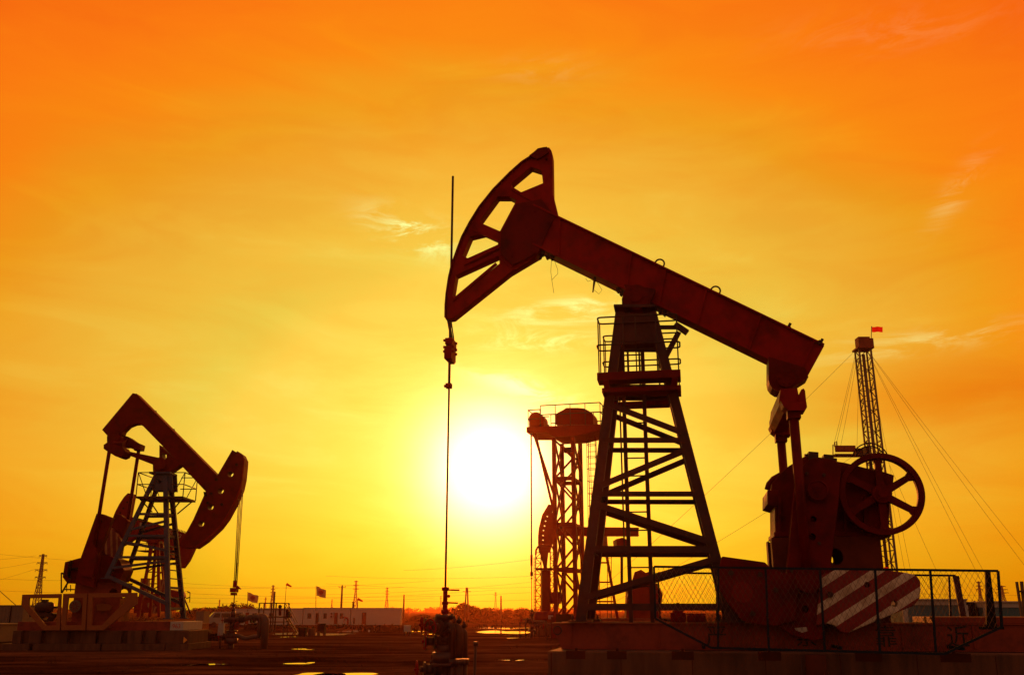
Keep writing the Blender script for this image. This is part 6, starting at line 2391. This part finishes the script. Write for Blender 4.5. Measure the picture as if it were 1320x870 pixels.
gp = ground_at(448, 806.5)
pe = thing("person", "person in dark red overalls bending down beside the white cabin", "person", gp)
J_ = [((0, 0, .95), .15), ((-.14, 0, 1.12), .145), ((-.32, 0, 1.22), .16), ((-.46, 0, 1.25), .10), ((-.55, 0, 1.23), .07), ((-.68, 0, 1.18), .10), ((-.74, 0, 1.15), .085),
      ((.0, .11, .9), .11), ((.07, .12, .5), .075), ((.05, .13, .09), .05), ((-.13, .13, .04), .045),
      ((.0, -.11, .9), .11), ((-.05, -.12, .5), .075), ((.04, -.13, .09), .05), ((-.14, -.13, .04), .045),
      ((-.4, .21, 1.18), .075), ((-.46, .24, .9), .055), ((-.56, .2, .67), .042), ((-.59, .19, .58), .04),
      ((-.4, -.21, 1.18), .075), ((-.44, -.24, .9), .055), ((-.54, -.2, .66), .042), ((-.57, -.19, .57), .04)]
E_ = [(0, 1), (1, 2), (2, 3), (3, 4), (4, 5), (5, 6), (0, 7), (7, 8), (8, 9), (9, 10), (0, 11), (11, 12), (12, 13), (13, 14), (2, 15), (15, 16), (16, 17), (17, 18), (2, 19), (19, 20), (20, 21), (21, 22)]
skin_body("body", J_, E_, M['overall'], pe)
mb = MB(); mb.ball((-.69, 0, 1.21), .115, 12, 8, (1.05, .95, .9)); mb.build("hair", M['dark'], pe)
gp2 = ground_at(443, 807)
t = thing("bucket", "small dark bucket the bending person is reaching for", "bucket", gp2)
mb = MB(); mb.lathe((0, 0, 0), (0, 0, 1), [(0, .14), (.32, .18), (.34, .19), (.34, .16), (.05, .12)], 14); mb.build("pail", M['dark'], t)
mb = MB(); mb.path([(-.18, 0, .33), (-.12, 0, .45), (0, 0, .5), (.12, 0, .45), (.18, 0, .33)], .012, 6); mb.build("handle", M['steel'], t)

# ------------------------------------------------------------------ flags and windsocks
def flag(px, ptop, pbot, corners, Y, label):
    zb_ = at(px, pbot, Y)
    t = thing("flag", label, "flag", zb_, 0, "grey flags over the cabins")
    o_ = Vector(t.location)
    tp = at(px + .3, ptop - .5, Y) - o_
    mb = MB(); mb.tube((0, 0, -.3), tp, .045, 6); mb.build("pole", M['steel'], t)
    c = [at(x, y, Y) - o_ for x, y in corners]
    mb = MB()
    n = 10
    b0 = mb.add([lerp(lerp(c[0], c[1], i / n), lerp(c[3], c[2], i / n), j / 4) + V(0, .12 * math.sin(i * .75 + j * .3), .04 * math.sin(i * .9)) for i in range(n + 1) for j in range(5)])
    for i in range(n):
        for j in range(4): mb.face((b0 + i * 5 + j, b0 + i * 5 + j + 1, b0 + i * 5 + j + 6, b0 + i * 5 + j + 5), True)
    cl = mb.build("cloth", M['flag_grey'], t)
    ctr = (c[0] + c[1] + c[2] + c[3]) / 4 + V(0, -.16, .02)
    mb = MB(); mb.prism([(ctr.x + .38 * math.cos(a) * (1 if math.sin(a) > -.2 else .8), ctr.z + .36 * math.sin(a)) for a in [2 * math.pi * k / 14 for k in range(14)]], ctr.y - .012, ctr.y + .012)
    mb.build("emblem", M['emblem'], cl)
    mb = MB(); mb.prism([(ctr.x - .3, ctr.z - .1), (ctr.x + .3, ctr.z - .22), (ctr.x + .3, ctr.z - .16), (ctr.x - .3, ctr.z - .04)], ctr.y - .02, ctr.y - .013); mb.build("emblem_bar", M['flag_grey'], cl)
    return t
flag(319.2, 763, 785, [(320, 763.2), (333.2, 767.8), (331.6, 777.6), (319.3, 774)], YC, "grey flag with a round orange emblem over the leftmost white cabin")
flag(407.2, 755, 784, [(408.2, 755.2), (420.2, 760.5), (419.6, 771), (408, 767.5)], YC, "grey flag with a round orange emblem over the open doorway cabin")
for px, pt, pb, tip, lab in ((369.3, 752.5, 784, (375.6, 755.8), "taller red windsock on a thin pole left of the grey flag pole"), (461.2, 771.6, 784, (467.6, 774.7), "lower red windsock on a short pole over the rightmost cabin")):
    o_ = at(px - (2.5 if px < 400 else 0), pb, YC + .5)
    t = thing("windsock", lab, "windsock", o_, 0, "red windsocks")
    a = at(px, pt, YC + .5) - o_; b = at(tip[0], tip[1], YC + .5) - o_
    mb = MB(); mb.tube((0, 0, -.2), a, .035, 6); mb.build("pole", M['steel'], t)
    mb = MB(); mb.tube(a, b, .2, 10, .1); mb.build("sleeve", M['flag_red'], t)

# ------------------------------------------------------------------ poles, pylons and wires along the horizon
def pole(px, ptop, Y, label, w=.14, arm=True):
    o_ = at(px, 786, Y); o_.z = base_height(Y)
    t = thing("utility_pole", label, "utility pole", o_, 0, "utility poles")
    top = at(px, ptop, Y); top = V(0, 0, top.z - o_.z)
    mb = MB(); mb.tube((0, 0, -.3), top, w * 1.2, 8, w * .8); mb.build("shaft", M['wood'], t)
    if arm:
        mb = MB(); mb.bar(top + V(-.9, 0, -.5), top + V(.9, 0, -.5), .12, .12)
        for x in (-.8, 0, .8): mb.tube(top + V(x, 0, -.45), top + V(x, 0, -.15), .07, 6)
        mb.build("crossarm", M['wood'], t)
    return t
pole(439.7, 754, 250, "thick dark utility pole rising behind the flagged cabin", .26)
pole(520.3, 766, 230, "dark utility pole just right of the rightmost cabin", .2, False)
pole(645.8, 767.5, 230, "dark utility pole standing right of the twin legged pole", .2, False)
pole(526.8, 782, 420, "tiny far pole near the pole right of the rightmost cabin", .15)
pole(584.5, 781, 420, "tiny far pole over the broad round bush", .15)
pole(505.5, 781, 420, "tiny far pole behind the blank cabin end", .15)
o_ = at(601.5, 786, 190); o_.z = base_height(190)
t = thing("twin_pole", "twin legged A shaped pole rising over the broad round bush", "utility pole", o_, 0, "utility poles")
tp = V(0, 0, at(601.5, 756.8, 190).z - o_.z)
for x in (-.42, .42):
    mb = MB(); mb.tube((x, 0, -.3), tp + V(x * .25, 0, 0), .17, 8, .13); mb.build("leg", M['wood'], t)
mb = MB(); mb.bar(tp + V(-.8, 0, -.75), tp + V(.8, 0, -.75), .09, .1); mb.bar((-.34, 0, 2.2), (.34, 0, 2.2), .09, .1); mb.build("crossarm", M['wood'], t)


def pylon(px, ptop, Y, label, half=None, arms=3, armw=1.0, thick=.16, lean=0):
    o_ = at(px, 786, Y); o_.z = base_height(Y)
    H_ = at(px, ptop, Y).z - o_.z
    t = thing("pylon", label, "pylon", o_, 0, "lattice power pylons")
    hb_ = half or H_ * .085
    def w(z):
        u = z / H_
        return lerp(hb_, hb_ * .33, min(1, u / .62)) if u < .62 else lerp(hb_ * .33, hb_ * .16, (u - .62) / .38)
    mb = MB()
    lv = [0, .16, .30, .42, .53, .62, .70, .78, .86, .93, 1.0]
    for sx_ in (-1, 1):
        for sy_ in (-1, 1):
            for a, b in zip(lv[:-1], lv[1:]):
                za, zb__ = a * H_, b * H_
                mb.bar((sx_ * w(za), sy_ * w(za), za), (sx_ * w(zb__), sy_ * w(zb__), zb__), thick, thick)
    for a, b in zip(lv[:-1], lv[1:]):
        za, zb__ = a * H_, b * H_
        for s in (-1, 1):
            mb.bar((-w(za), s * w(za), za), (w(zb__), s * w(zb__), zb__), thick * .65, thick * .65)
            mb.bar((w(za), s * w(za), za), (-w(zb__), s * w(zb__), zb__), thick * .65, thick * .65)
            mb.bar((s * w(za), -w(za), za), (s * w(zb__), w(zb__), zb__), thick * .65, thick * .65, ref=(1, 0, 0))
            mb.bar((s * w(zb__), -w(zb__), zb__), (s * w(zb__), w(zb__), zb__), thick * .65, thick * .65, ref=(1, 0, 0))
            mb.bar((-w(zb__), s * w(zb__), zb__), (w(zb__), s * w(zb__), zb__), thick * .65, thick * .65)
    mb.build("lattice_body", M['pylon'], t)
    for k in range(arms):
        z = H_ * (.98 - k * .115)
        L_ = hb_ * armw * (.75, 1.0, 1.15, 1.0)[k % 4]
        mb = MB()
        for s in (-1, 1):
            mb.bar((s * w(z), 0, z), (s * L_, 0, z), thick, thick); mb.bar((s * w(z), 0, z - H_ * .03), (s * L_, 0, z), thick * .8, thick * .8)
            mb.tube((s * L_, 0, z), (s * L_, 0, z - H_ * .035), thick * .4, 5)
        mb.build("crossarm", M['pylon'], t)
    return t
pylon(46.5, 714, 330, "tall dark lattice pylon at the far left behind the orange guard frames", 1.3, 4, 1.3, .2)
pylon(457.6, 748, 640, "slender pylon rising just right of the stove pipe", None, 3, .9, .26)
pylon(498.2, 757, 760, "pylon over the blank end of the rightmost cabin", None, 3, .9, .26)
pylon(427.4, 772, 1100, "tiny faint pylon between the grey flag and the thick pole", None, 2, .9, .3)
pylon(350.2, 754, 640, "slender pylon rising behind the steel stair platform", None, 4, .9, .26)
pylon(341.5, 769.5, 1050, "tiny faint pylon just left of the stair platform's tall post", None, 2, .9, .3)
pylon(282.2, 772.5, 1050, "tiny faint pylon above the parked van", None, 2, .9, .3)
pylon(568, 768, 1000, "tiny faint pylon just left of the near polished rod", None, 2, .9, .3)
pylon(638.8, 763, 900, "faint pylon between the twin legged pole and the single pole", None, 2, .9, .26)
pylon(1266, 749, 620, "right hand pylon seen through the mesh guard", None, 3, 1.1, .3)
pylon(1294.8, 754.5, 620, "three armed pylon just outside the right end of the mesh guard", 2.6, 3, 1.35, .3)

WIRES = [(-20, 712, 240, 728, 330), (-20, 745, 240, 745, 300), (-20, 760, 240, 762, 420), (-20, 722, 46, 716, 330), (-20, 735, 46, 724, 330), (-20, 752, 46, 733, 330),
         (230, 751, 520, 757, 400), (230, 757, 560, 748, 520), (230, 764, 690, 763, 430), (230, 770, 640, 760, 600), (230, 776, 560, 770, 700),
         (420, 742, 690, 742, 560), (420, 752, 700, 756, 480), (420, 766, 700, 748, 620), (430, 771, 700, 772, 700), (1160, 768, 1340, 774, 560), (1160, 763, 1340, 766, 640), (520, 735, 690, 720, 640)]
for x0_, y0_, x1_, y1_, Y in WIRES:
    a, b = at(x0_, y0_, Y), at(x1_, y1_, Y * 1.03)
    t = thing("power_line", "thin power line wire strung low across the orange horizon sky", "wire", a, 0, "power lines along the horizon")
    mb = MB(); d_ = b - a
    mb.path([d_ * (i / 14) - V(0, 0, d_.length * .05 * (i / 14) * (1 - i / 14)) for i in range(15)], max(.02, .00009 * Y), 5)
    mb.build("conductor", M['wire'], t)
# stay wire at the far left
a, b = at(-3, 759, 74), at(22, 781, 74)
t = thing("stay_wire", "slanting stay wire running down to the long grey container's roof", "wire", b)
mb = MB(); mb.tube(a - b + (a - b) * .5, V(0, 0, 0), .025, 5); mb.build("cable", M['wire'], t)
# ------------------------------------------------------------------ repeated small pieces become parts of their own
def islands(me):
    par = list(range(len(me.vertices)))
    def find(i):
        while par[i] != i:
            par[i] = par[par[i]]; i = par[i]
        return i
    for p in me.polygons:
        r = find(p.vertices[0])
        for v in p.vertices[1:]:
            par[find(v)] = r
    g = {}
    for p in me.polygons:
        g.setdefault(find(p.vertices[0]), []).append(p)
    return list(g.values())


def boxes_touch(a, b, e=0.004):
    return all(a[0][k] - e <= b[1][k] and b[0][k] - e <= a[1][k] for k in range(3))


SPLIT = {'guard_rail', 'fan_grille', "anchor_pocket", "web_stiffener", "skid_rib", "beam_clip", "crank_bolt", "weight_bolt", "stiffener", "tread", "rung", "handle", "pressure_gauge",
         "pipe_flange", "cover_bolt", "head_bolt", "lifting_hook", "tail_bolt", "platform_bracket", "flange_bolt", "plate_hole", "loose_wire", "formwork_joint",
         "gearbox_flange", "belt_guard", "tool_locker", "brake_linkage", "pipe_stand", "side_ladder", "head_clamp", "upper_block", "lower_slab", "cooling_slot", "runner", "rail_post", "rail"}
for o in list(col.objects):
    if o.type != 'MESH' or o.name.split('.')[0] not in SPLIT or o.parent is None:
        continue
    isl = islands(o.data)
    if len(isl) < 2 or len(isl) > 120:
        continue
    bb = []
    for ps in isl:
        vs = [o.data.vertices[i].co for p in ps for i in p.vertices]
        bb.append(([min(v[k] for v in vs) for k in range(3)], [max(v[k] for v in vs) for k in range(3)]))
    grp_ = list(range(len(isl)))
    for i in range(len(isl)):
        for j in range(i):
            if grp_[i] != grp_[j] and boxes_touch(bb[i], bb[j]):
                old = grp_[i]
                grp_ = [grp_[j] if x == old else x for x in grp_]
    keys = sorted(set(grp_))
    if len(keys) < 2:
        continue
    nm = o.name.split('.')[0]
    for k in keys:
        ps = [p for g_, i_ in zip(grp_, isl) if g_ == k for p in i_]
        idx = {}
        vs, fs, sm = [], [], []
        for p in ps:
            f_ = []
            for i in p.vertices:
                if i not in idx:
                    idx[i] = len(vs); vs.append(tuple(o.data.vertices[i].co))
                f_.append(idx[i])
            fs.append(f_); sm.append(p.use_smooth)
        me_ = bpy.data.meshes.new(nm)
        me_.from_pydata(vs, [], fs)
        for p, s in zip(me_.polygons, sm):
            p.use_smooth = s
        me_.materials.append(o.data.materials[0])
        q = bpy.data.objects.new(nm, me_)
        col.objects.link(q)
        q.parent = o.parent
        q.location = o.location; q.rotation_euler = o.rotation_euler
    bpy.data.objects.remove(o)
# ------------------------------------------------------------------ air
hb = MB().box(-1650, 1650, -30, 1650, -1.6, 33.0)
hm = bpy.data.materials.new("hazy_air")
hm.use_nodes = True
hn = hm.node_tree
for n in list(hn.nodes):
    if n.type != 'OUTPUT_MATERIAL':
        hn.nodes.remove(n)
pv = hn.nodes.new("ShaderNodeVolumePrincipled")
pv.inputs["Color"].default_value = HAZE_COLOR
pv.inputs["Density"].default_value = HAZE_DENSITY
pv.inputs["Anisotropy"].default_value = HAZE_ANISO
ho = [n for n in hn.nodes if n.type == 'OUTPUT_MATERIAL'][0]
hn.links.new(pv.outputs["Volume"], ho.inputs["Volume"])
hz_o = hb.build("haze", hm)
tag(hz_o, "thin orange evening haze filling the air over the oil field", None, None, "stuff")
hz_o['category'] = "haze"
